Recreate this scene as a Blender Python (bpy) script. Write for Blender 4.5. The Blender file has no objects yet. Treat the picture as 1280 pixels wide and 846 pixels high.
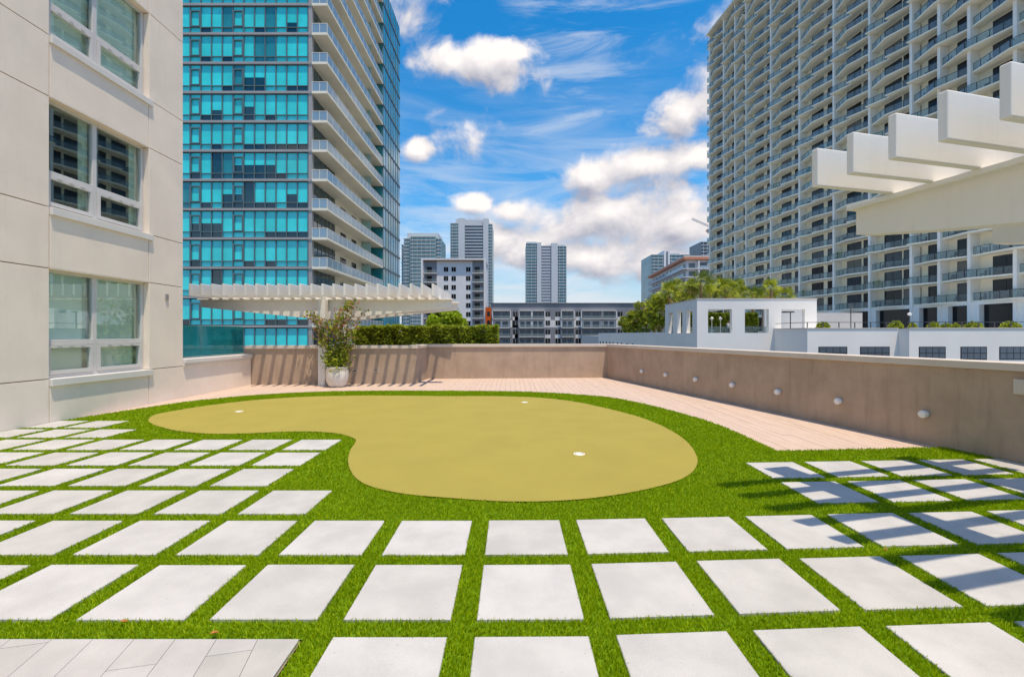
import bpy, bmesh, math, random
import numpy as np
from mathutils import Vector, Matrix
R = math.radians
random.seed(7); rng = np.random.default_rng(7)
scene = bpy.context.scene
col = scene.collection

# ------------------------------------------------------------------ camera
H_CAM, F, HZ, CX = 1.6, 560.0, 418.0, 640.0        # eye height (m), focal length / horizon / centre in photo pixels
cd = bpy.data.cameras.new('camera'); cam = bpy.data.objects.new('camera', cd); col.objects.link(cam)
cam.location = (0, 0, H_CAM); cam.rotation_euler = (R(90), 0, 0)
cd.sensor_width = 36.0; cd.lens = F / 1280 * 36; cd.shift_y = (HZ - 423) / 1280
cd.clip_start = 0.05; cd.clip_end = 6000
scene.camera = cam
scene.view_settings.view_transform = 'Standard'
scene.view_settings.look = 'None'; scene.view_settings.gamma = 1
scene.view_settings.use_curve_mapping = False
scene.view_settings.exposure = 1.08
scene.view_settings.use_white_balance = True; scene.view_settings.white_balance_temperature = 7900; scene.view_settings.white_balance_tint = 10
try: scene.cycles.max_bounces = 8; scene.cycles.transparent_max_bounces = 12
except Exception: pass

# ------------------------------------------------------------------ sun and sky
TO_SUN = Vector((0.172, -0.225, 1.0)).normalized()
sl = bpy.data.lights.new('sun', 'SUN'); sl.energy = 2.05; sl.angle = R(0.6); sl.color = (1.0, 0.955, 0.88)
so = bpy.data.objects.new('sun', sl); col.objects.link(so)
so.rotation_euler = (-TO_SUN).to_track_quat('-Z', 'Y').to_euler(); so.location = (0, 0, 60)

world = bpy.data.worlds.new('World'); scene.world = world; world.use_nodes = True
wt = world.node_tree; wt.nodes.clear()
world.cycles.sampling_method = 'MANUAL'; world.cycles.sample_map_resolution = 256

class NT:
    """tiny helper to write node maths"""
    def __init__(s, tree): s.t = tree
    def n(s, typ, **kw):
        nd = s.t.nodes.new(typ)
        for k, v in kw.items(): setattr(nd, k, v)
        return nd
    def put(s, sock, v):
        if isinstance(v, bpy.types.NodeSocket): s.t.links.new(v, sock)
        elif v is not None: sock.default_value = v
    def m(s, op, a=None, b=None, c=None, clamp=False):
        nd = s.n('ShaderNodeMath', operation=op, use_clamp=clamp)
        for i, v in enumerate((a, b, c)):
            if v is not None: s.put(nd.inputs[i], v)
        return nd.outputs[0]
    def mapr(s, v, a, b, c=0.0, d=1.0, smooth=True):
        nd = s.n('ShaderNodeMapRange', interpolation_type='SMOOTHSTEP' if smooth else 'LINEAR')
        s.put(nd.inputs[0], v)
        for i, x in enumerate((a, b, c, d)): s.put(nd.inputs[i+1], x)
        return nd.outputs[0]
    def xyz(s, x, y, z):
        nd = s.n('ShaderNodeCombineXYZ')
        for i, v in enumerate((x, y, z)): s.put(nd.inputs[i], v)
        return nd.outputs[0]
    def noise(s, vec, scale, detail=6, rough=0.55, dist=0.0, dim='3D'):
        nd = s.n('ShaderNodeTexNoise', noise_dimensions=dim)
        s.put(nd.inputs['Vector'], vec); nd.inputs['Scale'].default_value = scale
        nd.inputs['Detail'].default_value = detail; nd.inputs['Roughness'].default_value = rough
        nd.inputs['Distortion'].default_value = dist
        return nd.outputs['Fac']
    def mix(s, fac, a, b, blend='MIX'):
        nd = s.n('ShaderNodeMix', data_type='RGBA', blend_type=blend)
        s.put(nd.inputs[0], fac); s.put(nd.inputs[6], a); s.put(nd.inputs[7], b)
        return nd.outputs[2]

def px2sky(x, y):
    az = math.atan((x - CX) / F)
    el = math.atan((HZ - y) / math.hypot(F, x - CX))
    return az, el

# one group gives the cumulus density for a direction written as (azimuth, elevation)
BLOBS = [(600, 82, 74, 38), (570, 78, 40, 22), (640, 66, 30, 20),
         (738, 222, 84, 28), (800, 205, 60, 22), (770, 265, 160, 54), (850, 275, 70, 40), (690, 280, 70, 40), (620, 300, 50, 30),
         (640, 266, 30, 18), (655, 318, 44, 34), (860, 143, 56, 30), (519, 188, 22, 16), (872, 200, 50, 24),
         (740, 322, 90, 32), (830, 330, 80, 22), (590, 255, 30, 14)]
cg = bpy.data.node_groups.new('cumulus', 'ShaderNodeTree')
cg.interface.new_socket('az', in_out='INPUT', socket_type='NodeSocketFloat')
cg.interface.new_socket('el', in_out='INPUT', socket_type='NodeSocketFloat')
cg.interface.new_socket('density', in_out='OUTPUT', socket_type='NodeSocketFloat')
g = NT(cg); gi = g.n('NodeGroupInput'); go = g.n('NodeGroupOutput')
az, el = gi.outputs[0], gi.outputs[1]
best = None
for (bx_, by_, brx, bry) in BLOBS:
    a0, e0 = px2sky(bx_, by_)
    ax, _ = px2sky(bx_ + brx, by_); _, ey = px2sky(bx_, by_ - bry)
    u = g.m('DIVIDE', g.m('SUBTRACT', az, a0), max(ax - a0, .01)); v = g.m('DIVIDE', g.m('SUBTRACT', el, e0), max(ey - e0, .01))
    d = g.m('SUBTRACT', 1.0, g.m('SQRT', g.m('ADD', g.m('MULTIPLY', u, u), g.m('MULTIPLY', v, v))))
    best = d if best is None else g.m('SMOOTH_MAX', best, d, 0.25)
vec = g.xyz(az, g.m('MULTIPLY', el, 1.35), 3.1)
low = g.noise(vec, 2.3, 2, .5)
gen = g.m('MULTIPLY', g.m('SUBTRACT', low, 0.605), 5.0)            # scattered cloud all round the horizon
best = g.m('MAXIMUM', best, gen); best = g.m('MAXIMUM', best, -1.2)
n1 = g.noise(vec, 8.5, 6, .56, .3)
n2 = g.noise(vec, 3.6, 2, .5, .2)
dn = g.m('ADD', g.m('ADD', g.m('MULTIPLY', best, .8), g.m('MULTIPLY', g.m('SUBTRACT', n1, .5), 2.1)), g.m('MULTIPLY', g.m('SUBTRACT', n2, .5), 1.0))
g.put(go.inputs[0], g.m('ADD', dn, .0))

w = NT(wt)
tc = w.n('ShaderNodeTexCoord'); sx = w.n('ShaderNodeSeparateXYZ')
nrm = w.n('ShaderNodeVectorMath', operation='NORMALIZE'); w.put(nrm.inputs[0], tc.outputs['Generated']); w.put(sx.inputs[0], nrm.outputs[0])
X_, Y_, Z_ = sx.outputs
waz = w.m('ARCTAN2', X_, Y_); wel = w.m('ARCSINE', Z_)
sky = w.n('ShaderNodeTexSky', sky_type='NISHITA'); sky.sun_disc = False
sky.sun_elevation = math.asin(TO_SUN.z); sky.sun_rotation = math.atan2(TO_SUN.x, TO_SUN.y)
sky.altitude = 0; sky.air_density = 1.0; sky.dust_density = 0.6; sky.ozone_density = 2.0
hs = w.n('ShaderNodeHueSaturation'); hs.inputs['Saturation'].default_value = 1.7; hs.inputs['Value'].default_value = .74
w.put(hs.inputs['Color'], sky.outputs[0])
def dens(da, de):
    nd = w.n('ShaderNodeGroup'); nd.node_tree = cg
    w.put(nd.inputs[0], w.m('ADD', waz, da)); w.put(nd.inputs[1], w.m('ADD', wel, de)); return nd.outputs[0]
D0 = dens(0, 0); D1 = dens(.012, .034)
alpha = w.mapr(D0, -.06, .50)
lit = w.m('ADD', .46, w.m('MULTIPLY', w.m('SUBTRACT', D0, D1), .85), clamp=True)
SKY_ST = 0.15
k = .47 / SKY_ST
ccol = w.mix(lit, (.37*k, .43*k, .62*k, 1), (.98*k, 1.02*k, 1.17*k, 1))
# thin high streaks
sv = w.xyz(w.m('ADD', w.m('MULTIPLY', waz, 2.2), w.m('MULTIPLY', wel, 1.4)), w.m('MULTIPLY', wel, 13.0), .7)
st = w.noise(sv, 1.5, 8, .62, .6)
pa = w.noise(w.xyz(waz, wel, 9.2), 3.0, 2, .5)
cir = w.m('MULTIPLY', w.mapr(st, .47, .74), w.mapr(pa, .40, .60), clamp=True)
veil = w.m('MULTIPLY', w.mapr(wel, .62, .12), w.m('ADD', .12, w.m('MULTIPLY', w.mapr(st, .36, .66), .62)))
c0 = w.mix(w.mapr(wel, .30, .0, 0, .85), hs.outputs[0], (.36*k, .56*k, .88*k, 1))       # pale blue low sky
thin = w.m('MAXIMUM', w.m('MULTIPLY', cir, .5), veil)
c1 = w.mix(thin, c0, (.72*k, .84*k, 1.06*k, 1))
c2 = w.mix(w.m('MULTIPLY', alpha, w.mapr(wel, -.02, .06)), c1, ccol)
bg = w.n('ShaderNodeBackground'); bg.inputs['Strength'].default_value = SKY_ST
w.put(bg.inputs['Color'], c2)
wo = w.n('ShaderNodeOutputWorld'); wt.links.new(bg.outputs[0], wo.inputs[0])

# ------------------------------------------------------------------ materials
MATS = {}
def mat(name, colr, rough=.6, spec=.3, metal=0.0, var=0.0, vscale=3.0, bump=0.0, bscale=60.0, coat=0.0, speck=None, streak=0.0, detail=5, stretch=None, objvar=0.0, stain=0.0, grain=0.0):
    """procedural principled material: base colour, noise variation, fine bump"""
    m = bpy.data.materials.new(name); m.use_nodes = True; t = m.node_tree; b = t.nodes['Principled BSDF']; q = NT(t)
    b.inputs['Roughness'].default_value = rough; b.inputs['Specular IOR Level'].default_value = spec
    b.inputs['Metallic'].default_value = metal; b.inputs['Coat Weight'].default_value = coat
    tcn = q.n('ShaderNodeTexCoord'); geo = q.n('ShaderNodeNewGeometry')
    vecp = geo.outputs['Position']
    if stretch:
        mp = q.n('ShaderNodeVectorMath', operation='MULTIPLY'); q.put(mp.inputs[0], vecp); mp.inputs[1].default_value = stretch; vs = mp.outputs[0]
    else: vs = vecp
    c = tuple(colr) + (1,)
    out = None
    if var > 0:
        nz = q.noise(vs, vscale, detail, .6)
        f = q.mapr(nz, .3, .7)
        out = q.mix(f, tuple(x*(1-var) for x in colr)+(1,), tuple(min(1, x*(1+var)) for x in colr)+(1,))
    if streak > 0:
        mp2 = q.n('ShaderNodeVectorMath', operation='MULTIPLY'); q.put(mp2.inputs[0], vecp); mp2.inputs[1].default_value = (5, 5, .5)
        nz = q.noise(mp2.outputs[0], 1.6, 6, .65)
        out = q.mix(q.m('MULTIPLY', q.mapr(nz, .5, .75), streak), out if out else c, tuple(x*.45 for x in colr)+(1,))
    if speck:
        vo = q.n('ShaderNodeTexVoronoi', feature='F1'); q.put(vo.inputs['Vector'], vecp); vo.inputs['Scale'].default_value = speck[0]
        f = q.mapr(vo.outputs['Distance'], .0, speck[1], 1, 0)
        sp = q.n('ShaderNodeSeparateColor'); q.put(sp.inputs[0], vo.outputs['Color'])
        f = q.m('MULTIPLY', f, q.mapr(sp.outputs[0], .5, .6))
        out = q.mix(q.m('MULTIPLY', f, speck[3]), out if out else c, tuple(speck[2])+(1,))
    if stain > 0:
        nz = q.noise(vecp, .9, 7, .68, .8); nz2 = q.noise(vecp, 7.0, 4, .6)
        f = q.m('MULTIPLY', q.mapr(nz, .54, .72), q.mapr(nz2, .35, .65))
        out = q.mix(q.m('MULTIPLY', f, stain), out if out else c, tuple(x*.62 for x in colr)+(1,))
    if grain > 0:
        nz = q.noise(vecp, 330, 2, .6)
        out = q.mix(q.mapr(nz, .25, .75), q.mix(1.0, out if out else c, (1-grain,)*3+(1,), 'MULTIPLY'), q.mix(1.0, out if out else c, (1+grain,)*3+(1,), 'MULTIPLY'))
    if objvar > 0:
        oi = q.n('ShaderNodeObjectInfo'); r_ = q.mapr(oi.outputs['Random'], 0, 1, 1-objvar, 1+objvar*.6, False)
        out = q.mix(1.0, out if out else c, q.xyz(r_, r_, q.m('POWER', r_, 1.25)), 'MULTIPLY')
    if out is not None: t.links.new(out, b.inputs['Base Color'])
    else: b.inputs['Base Color'].default_value = c
    if bump > 0:
        nz = q.noise(vecp, bscale, 4, .6)
        bp = q.n('ShaderNodeBump'); bp.inputs['Strength'].default_value = bump; bp.inputs['Distance'].default_value = .01
        q.put(bp.inputs['Height'], nz); t.links.new(bp.outputs[0], b.inputs['Normal'])
    MATS[name] = m; return m

def leafmat(name, c1, c2, trans=.35, rough=.5):
    """leaf / blade material: colour varies per blade through the 'shade' attribute"""
    m = bpy.data.materials.new(name); m.use_nodes = True; t = m.node_tree; q = NT(t); b = t.nodes['Principled BSDF']
    at = q.n('ShaderNodeAttribute'); at.attribute_name = 'shade'
    geo = q.n('ShaderNodeNewGeometry')
    lo = q.noise(geo.outputs['Position'], 1.7, 6, .62)
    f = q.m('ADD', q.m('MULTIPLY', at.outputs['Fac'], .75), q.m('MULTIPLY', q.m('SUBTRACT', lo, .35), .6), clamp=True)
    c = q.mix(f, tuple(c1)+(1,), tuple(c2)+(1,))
    t.links.new(c, b.inputs['Base Color']); b.inputs['Roughness'].default_value = rough; b.inputs['Specular IOR Level'].default_value = .25
    tr = q.n('ShaderNodeBsdfTranslucent'); t.links.new(c, tr.inputs[0])
    mx = q.n('ShaderNodeMixShader'); mx.inputs[0].default_value = trans
    t.links.new(b.outputs[0], mx.inputs[1]); t.links.new(tr.outputs[0], mx.inputs[2])
    t.links.new(mx.outputs[0], t.nodes['Material Output'].inputs[0])
    MATS[name] = m; return m

def glassmat(name, tint, trans=.7, body=(.1, .2, .2), refl=.25, rough=.02, fres=.38):
    """thin tinted sheet: see-through + tinted body + mirror reflection by angle"""
    m = bpy.data.materials.new(name); m.use_nodes = True; t = m.node_tree; t.nodes.clear(); q = NT(t)
    tp = q.n('ShaderNodeBsdfTransparent'); tp.inputs[0].default_value = tuple(tint)+(1,)
    df = q.n('ShaderNodeBsdfDiffuse'); df.inputs[0].default_value = tuple(body)+(1,)
    gl = q.n('ShaderNodeBsdfGlossy'); gl.inputs['Roughness'].default_value = rough; gl.inputs[0].default_value = (.95, .97, 1, 1)
    lw = q.n('ShaderNodeLayerWeight'); lw.inputs[0].default_value = .35
    m1 = q.n('ShaderNodeMixShader'); m1.inputs[0].default_value = trans
    t.links.new(df.outputs[0], m1.inputs[1]); t.links.new(tp.outputs[0], m1.inputs[2])
    m2 = q.n('ShaderNodeMixShader'); q.put(m2.inputs[0], q.m('ADD', refl, q.m('MULTIPLY', lw.outputs['Fresnel'], fres), clamp=True))
    t.links.new(m1.outputs[0], m2.inputs[1]); t.links.new(gl.outputs[0], m2.inputs[2])
    o = q.n('ShaderNodeOutputMaterial'); t.links.new(m2.outputs[0], o.inputs[0])
    MATS[name] = m; return m

M = MATS
mat('paver', (.485, .47, .455), .55, .3, objvar=.06, stain=.2, grain=.10, var=.09, vscale=2.6, bump=.15, bscale=140, speck=(16, .11, (.20, .19, .18), .7))
mat('tile', (.46, .44, .42), .5, .3, objvar=.08, stain=.3, grain=.1, var=.09, vscale=2.5, bump=.15, bscale=120, speck=(40, .15, (.25, .24, .23), .6))
mat('grout', (.30, .22, .16), .9, .1, var=.2, vscale=8)
mat('deck', (.57, .43, .35), .7, .2, objvar=.03, stain=.06, var=.06, vscale=5, bump=.2, bscale=90, stretch=(3, .4, 1))
mat('deck_gap', (.42, .31, .245), .9, .1)
mat('green', (.345, .285, .070), .9, .12, grain=.20, stain=.06, var=.04, vscale=1.3, bump=.5, bscale=260, detail=9)
mat('turf_base', (.10, .19, .008), .95, .1, var=.25, vscale=20)
mat('cream', (.86, .74, .63), .85, .2, var=.045, vscale=1.1, bump=.3, bscale=70, streak=.07, stain=.10, grain=.04)
mat('cream_back', (.22, .18, .15), .9, .1)
mat('white_trim', (.70, .665, .63), .55, .35, var=.03, vscale=2)
mat('window_white', (.62, .60, .585), .4, .4, var=.02)
mat('taupe', (.46, .335, .245), .9, .15, var=.10, vscale=1.6, bump=.45, bscale=45, streak=.32, detail=9, stain=.16, grain=.1)
mat('taupe_dark', (.10, .085, .075), .8, .2)
mat('coping', (.63, .545, .465), .7, .25, var=.05, vscale=2, bump=.12, bscale=60)
mat('pergola', (.80, .77, .72), .7, .2, streak=.10, stain=.10, objvar=.03, var=.03, vscale=1.2, bump=.06, bscale=40)
mat('pot', (.72, .67, .62), .45, .4, var=.05, vscale=4, bump=.08, bscale=40)
mat('soil', (.05, .035, .025), .95, .1, var=.3, vscale=12)
mat('bark', (.13, .09, .06), .9, .1, var=.3, vscale=14, bump=.6, bscale=40)
mat('lamp_white', (.80, .79, .77), .35, .4)
mat('lamp_grey', (.35, .33, .31), .4, .4)
mat('cup_white', (.85, .85, .83), .4, .4)
mat('dead_leaf', (.42, .17, .05), .8, .2, var=.3, vscale=60)
mat('city', (.16, .16, .15), .95, .1, var=.3, vscale=.02)
mat('slab_white', (.86, .80, .66), .7, .25, var=.04, vscale=.3)
mat('tower_cream', (.93, .86, .70), .8, .2, var=.04, vscale=.2)
mat('tower_white', (.90, .87, .79), .8, .2, var=.03, vscale=.2)
mat('dark_glass', (.010, .013, .016), .12, .35)
mat('door_blind', (.16, .16, .15), .3, .4)
mat('door_blue', (.02, .04, .06), .08, .5)
mat('dark_frame', (.025, .027, .03), .5, .4)
mat('spandrel', (.36, .35, .345), .5, .4, var=.05, vscale=.5)
mat('mullion', (.10, .17, .19), .5, .4)
mat('pane_cyan', (.0, .74, .75), .18, .4, coat=.2, var=.12, vscale=.35, objvar=.07)
mat('pane_teal', (.004, .26, .30), .12, .5, coat=.4, var=.15, vscale=.5)
mat('pane_dark', (.004, .045, .06), .06, .6, coat=.6, var=.3, vscale=.6)
mat('pane_blue', (.0, .30, .46), .12, .4, coat=.25, var=.25, vscale=.3)
mat('frosted', (.30, .48, .44), .3, .4)
mat('mid_white', (.72, .72, .73), .8, .2, var=.03, vscale=.2)
mat('mid_grey', (.24, .25, .28), .8, .2, var=.06, vscale=.2)
mat('mid_light', (.66, .66, .67), .8, .2, var=.04, vscale=.2)
mat('roof_grey', (.16, .17, .20), .8, .2, var=.06, vscale=.2)
mat('orange', (.62, .10, .012), .7, .2, var=.05)
mat('terracotta', (.62, .25, .15), .7, .2, var=.05)
mat('rust', (.36, .16, .07), .8, .2, var=.15)
mat('far_teal', (.16, .33, .36), .25, .5, var=.2, vscale=.08)
mat('far_green', (.22, .37, .36), .3, .5, var=.2, vscale=.08)
mat('far_grey', (.30, .32, .36), .6, .3, var=.06, vscale=.05)
mat('far_slab', (.56, .58, .60), .7, .3)
mat('far_dark', (.10, .13, .16), .3, .5, var=.2, vscale=.08)
mat('podium', (.84, .80, .745), .8, .2, var=.03, vscale=.3)
mat('podium_grey', (.52, .53, .53), .85, .2, var=.04, vscale=.3)
mat('grey_wall', (.42, .42, .43), .85, .2, var=.05, vscale=.3)
mat('steel', (.07, .07, .075), .5, .4)
mat('crane_red', (.50, .10, .05), .6, .3)
mat('palm_bark', (.24, .16, .10), .9, .1, var=.3, vscale=6)
mat('umbrella', (.10, .09, .085), .8, .1)
mat('sofa', (.16, .24, .23), .8, .2, var=.1, vscale=3)
mat('shade_fabric', (.86, .92, .87), .8, .1, var=.02, vscale=2)
mat('curtain', (.62, .70, .60), .8, .1, var=.05, vscale=3)
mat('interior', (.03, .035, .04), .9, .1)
mat('skin', (.45, .28, .20), .6, .3); mat('navy', (.02, .03, .06), .8, .2); mat('pale_shirt', (.45, .5, .58), .8, .2); mat('hair', (.03, .02, .015), .6, .3)
leafmat('blade', (.19, .31, .003), (.46, .60, .014), .40, .55)
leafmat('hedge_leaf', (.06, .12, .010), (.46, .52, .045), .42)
leafmat('tree_leaf', (.16, .28, .012), (.50, .62, .05), .45)
leafmat('boug_leaf', (.09, .17, .012), (.52, .56, .06), .5)
leafmat('boug_flower', (.34, .07, .07), (.66, .30, .22), .4)
leafmat('palm_leaf', (.03, .08, .006), (.60, .64, .06), .3)
leafmat('palm_dead', (.30, .17, .05), (.45, .30, .10), .3)
leafmat('shrub_leaf', (.10, .18, .015), (.46, .48, .06), .4)
glassmat('window_glass', (.93, 1.0, .96), .97, (.02, .03, .03), .03, .012)
glassmat('rail_glass', (.78, .86, .86), .84, (.52, .56, .55), .02, .06, .14)
glassmat('rail_glass_blue', (.55, .75, .88), .45, (.40, .54, .60), .10, .05)
glassmat('screen_glass', (.05, .62, .68), .50, (.0, .30, .34), .06, .04)

# ------------------------------------------------------------------ mesh helpers
OFF = {}
class MB:
    def __init__(s): s.v = []; s.f = []; s.mi = []; s.cur = 0
    def quad(s, a, b, c, d): i = len(s.v); s.v += [tuple(a), tuple(b), tuple(c), tuple(d)]; s.f.append((i, i+1, i+2, i+3)); s.mi.append(s.cur)
    def tri(s, a, b, c): i = len(s.v); s.v += [tuple(a), tuple(b), tuple(c)]; s.f.append((i, i+1, i+2)); s.mi.append(s.cur)
    def box(s, x0, x1, y0, y1, z0, z1):
        return s.prism([(x0, y0), (x1, y0), (x1, y1), (x0, y1)], z0, z1)
    def prism(s, poly, z0, z1):
        """vertical prism over a counter-clockwise 2-D polygon; z0/z1 numbers or lists"""
        n = len(poly); i = len(s.v)
        a = sum(poly[k][0]*poly[(k+1) % n][1] - poly[(k+1) % n][0]*poly[k][1] for k in range(n))
        if a < 0: poly = poly[::-1]
        s.v += [(p[0], p[1], z0) for p in poly] + [(p[0], p[1], z1) for p in poly]
        s.f.append(tuple(range(i+n-1, i-1, -1))); s.f.append(tuple(range(i+n, i+2*n)))
        for k in range(n): s.f.append((i+k, i+(k+1) % n, i+n+(k+1) % n, i+n+k))
        s.mi += [s.cur]*(n+2); return s
    def extr(s, prof, org, u, v, wdir, length):
        """extrude 2-D profile (in axes u,v from org) along wdir"""
        u, v, wd, org = Vector(u), Vector(v), Vector(wdir), Vector(org); n = len(prof); i = len(s.v)
        if u.cross(v).dot(wd) < 0: prof = prof[::-1]
        a = sum(prof[k][0]*prof[(k+1) % n][1] - prof[(k+1) % n][0]*prof[k][1] for k in range(n))
        if (a < 0) != (u.cross(v).dot(wd) < 0): prof = prof[::-1]
        p0 = [org + u*p[0] + v*p[1] for p in prof]
        s.v += [tuple(p) for p in p0] + [tuple(p + wd*length) for p in p0]
        s.f.append(tuple(range(i+n-1, i-1, -1))); s.f.append(tuple(range(i+n, i+2*n)))
        for k in range(n): s.f.append((i+k, i+(k+1) % n, i+n+(k+1) % n, i+n+k))
        s.mi += [s.cur]*(n+2); return s
    def tube(s, pts, rad, seg=8, cap=True):
        pts = [Vector(p) for p in pts]; i = len(s.v); n = len(pts)
        rad = rad if isinstance(rad, (list, tuple)) else [rad]*n
        for k, p in enumerate(pts):
            t = (pts[min(k+1, n-1)] - pts[max(k-1, 0)]).normalized()
            a = t.cross(Vector((0, 0, 1)) if abs(t.z) < .9 else Vector((1, 0, 0))).normalized(); b = t.cross(a)
            for j in range(seg):
                th = 2*math.pi*j/seg; s.v.append(tuple(p + (a*math.cos(th) + b*math.sin(th))*rad[k]))
        for k in range(n-1):
            for j in range(seg):
                a0 = i+k*seg+j; a1 = i+k*seg+(j+1) % seg
                s.f.append((a0, a0+seg, a1+seg, a1)); s.mi.append(s.cur)
        if cap:
            s.f.append(tuple(i+j for j in range(seg))); s.f.append(tuple(i+(n-1)*seg+j for j in range(seg-1, -1, -1))); s.mi += [s.cur]*2
        return s
    def lathe(s, prof, c, seg=24):
        i = len(s.v); n = len(prof)
        for r, z in prof:
            for j in range(seg):
                th = 2*math.pi*j/seg; s.v.append((c[0]+r*math.cos(th), c[1]+r*math.sin(th), c[2]+z))
        for k in range(n-1):
            for j in range(seg):
                s.f.append((i+k*seg+j, i+k*seg+(j+1) % seg, i+(k+1)*seg+(j+1) % seg, i+(k+1)*seg+j)); s.mi.append(s.cur)
        s.f.append(tuple(i+j for j in range(seg-1, -1, -1))); s.f.append(tuple(i+(n-1)*seg+j for j in range(seg))); s.mi += [s.cur]*2
        return s
    def mesh(s, name, mats, off=(0, 0, 0)):
        me = bpy.data.meshes.new(name)
        me.from_pydata([(a-off[0], b-off[1], c-off[2]) for a, b, c in s.v], [], s.f)
        for m in (mats if isinstance(mats, (list, tuple)) else [mats]): me.materials.append(MATS[m])
        if any(s.mi): me.polygons.foreach_set('material_index', s.mi)
        me.update(); return me
    def build(s, name, mats, parent=None, kind=None, bevel=0, smooth=False):
        off = OFF[parent] if parent else (0, 0, 0)
        me = s.mesh(name, mats, off)
        if smooth: me.polygons.foreach_set('use_smooth', [True]*len(me.polygons))
        return link(name, me, parent, kind, bevel)
def link(name, me, parent=None, kind=None, bevel=0):
    o = bpy.data.objects.new(name, me); col.objects.link(o)
    if parent: o.parent = parent; OFF[o] = OFF[parent]
    else: OFF[o] = (0, 0, 0)
    if kind: o['kind'] = kind
    if bevel:
        b = o.modifiers.new('bevel', 'BEVEL'); b.width = bevel; b.segments = 2; b.limit_method = 'ANGLE'
    return o
def inst(name, me, parent, loc, rz=0.0, scale=1.0, kind=None):
    """another object on the same mesh at a world position (parents are never rotated unless local coordinates are used)"""
    o = bpy.data.objects.new(name, me); col.objects.link(o)
    p = OFF[parent] if parent else (0, 0, 0)
    o.location = (loc[0]-p[0], loc[1]-p[1], loc[2]-p[2]); o.rotation_euler = (0, 0, rz); o.scale = (scale,)*3
    if parent: o.parent = parent
    OFF[o] = loc
    if kind: o['kind'] = kind
    return o
def thing(name, label, cat, loc=(0, 0, 0), group=None, rz=0.0):
    o = bpy.data.objects.new(name, None); col.objects.link(o); o.location = loc; o.rotation_euler = (0, 0, rz); o.empty_display_size = .3
    OFF[o] = tuple(loc) if rz == 0 else (0, 0, 0)
    return tag(o, label, cat, group)
def tag(o, label, cat, group=None, kind=None):
    o['label'] = label; o['category'] = cat
    if group: o['group'] = group
    if kind: o['kind'] = kind
    return o
def grd(x, y, z=0.0):
    """photo pixel of a point on the terrace floor -> metres"""
    d = y - HZ; return ((x-CX)*H_CAM/d, F*H_CAM/d)
def atY(x, y, Y):
    """photo pixel at a known distance"""
    return ((x-CX)*Y/F, Y, H_CAM + (HZ-y)*Y/F)
def leaves(name, mt, pts, size, parent=None, kind=None, aspect=1.7, shade=None, up=.3, nrm=None):
    """one mesh of small bent leaves at pts"""
    n = len(pts); pts = np.asarray(pts, float)
    d = rng.normal(size=(n, 3)); d[:, 2] = d[:, 2]*.7+up; d /= np.linalg.norm(d, axis=1)[:, None]
    e = rng.normal(size=(n, 3)); e -= (e*d).sum(1)[:, None]*d; e /= np.linalg.norm(e, axis=1)[:, None]
    nn = np.cross(d, e)
    s_ = size*rng.uniform(.65, 1.3, n)[:, None]
    L, Wd = d*s_*aspect*.5, e*s_*.5
    v = np.stack([pts-L, pts-Wd+nn*s_*.08, pts+L, pts+Wd+nn*s_*.08], 1).reshape(-1, 3)
    off = np.array(OFF[parent] if parent else (0, 0, 0)); v = v-off
    f = np.arange(4*n).reshape(-1, 4)
    me = bpy.data.meshes.new(name); me.from_pydata(v.tolist(), [], f.tolist())
    sh = rng.uniform(0, 1, n) if shade is None else np.clip(shade, 0, 1)
    a = me.attributes.new('shade', 'FLOAT', 'POINT'); a.data.foreach_set('value', np.repeat(sh, 4).astype(np.float32))
    me.materials.append(MATS[mt]); return link(name, me, parent, kind)
def inpoly(px, py, poly):
    c = np.zeros(len(px), bool); n = len(poly)
    for i in range(n):
        x0, y0 = poly[i]; x1, y1 = poly[(i+1) % n]
        if y0 == y1: continue
        t = ((y0 > py) != (y1 > py)) & (px < (x1-x0)*(py-y0)/(y1-y0)+x0); c ^= t
    return c
def spline(pts, closed=True, sub=8):
    n = len(pts); out = []
    for i in range(n if closed else n-1):
        g_ = lambda k: pts[k % n] if closed else pts[min(max(k, 0), n-1)]
        p0, p1, p2, p3 = g_(i-1), g_(i), g_(i+1), g_(i+2)
        for s_ in range(sub):
            t = s_/sub
            out.append(tuple(.5*((2*p1[k])+(-p0[k]+p2[k])*t+(2*p0[k]-5*p1[k]+4*p2[k]-p3[k])*t*t+(-p0[k]+3*p1[k]-3*p2[k]+p3[k])*t**3) for k in (0, 1)))
    if not closed: out.append(tuple(pts[-1]))
    return out
def sheet(name, poly, z, mt, zb=None, parent=None, kind=None):
    bm = bmesh.new(); vs = [bm.verts.new((x, y, z)) for x, y in poly]; fc = bm.faces.new(vs)
    if fc.normal.z < 0 or sum(poly[k][0]*poly[(k+1) % len(poly)][1]-poly[(k+1) % len(poly)][0]*poly[k][1] for k in range(len(poly))) < 0: bmesh.ops.reverse_faces(bm, faces=[fc])
    if zb is not None:
        r = bmesh.ops.extrude_face_region(bm, geom=[fc]); nv = [e for e in r['geom'] if isinstance(e, bmesh.types.BMVert)]
        for v_ in nv: v_.co.z = z
        for v_ in vs: v_.co.z = zb
    bmesh.ops.triangulate(bm, faces=[f_ for f_ in bm.faces if len(f_.verts) > 4], ngon_method='EAR_CLIP')
    bmesh.ops.recalc_face_normals(bm, faces=bm.faces[:]) if zb is not None else None
    me = bpy.data.meshes.new(name); bm.to_mesh(me); bm.free(); me.materials.append(MATS[mt])
    return link(name, me, parent, kind)

# ================================================================== THE SETTING
CITY = -12.0
m_ = MB(); m_.quad((-3000, -3000, CITY), (3000, -3000, CITY), (3000, 3500, CITY), (-3000, 3500, CITY)); m_.build('ground', 'city', kind='structure')
WX = -8.30                                             # inner face of the cream building
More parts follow.
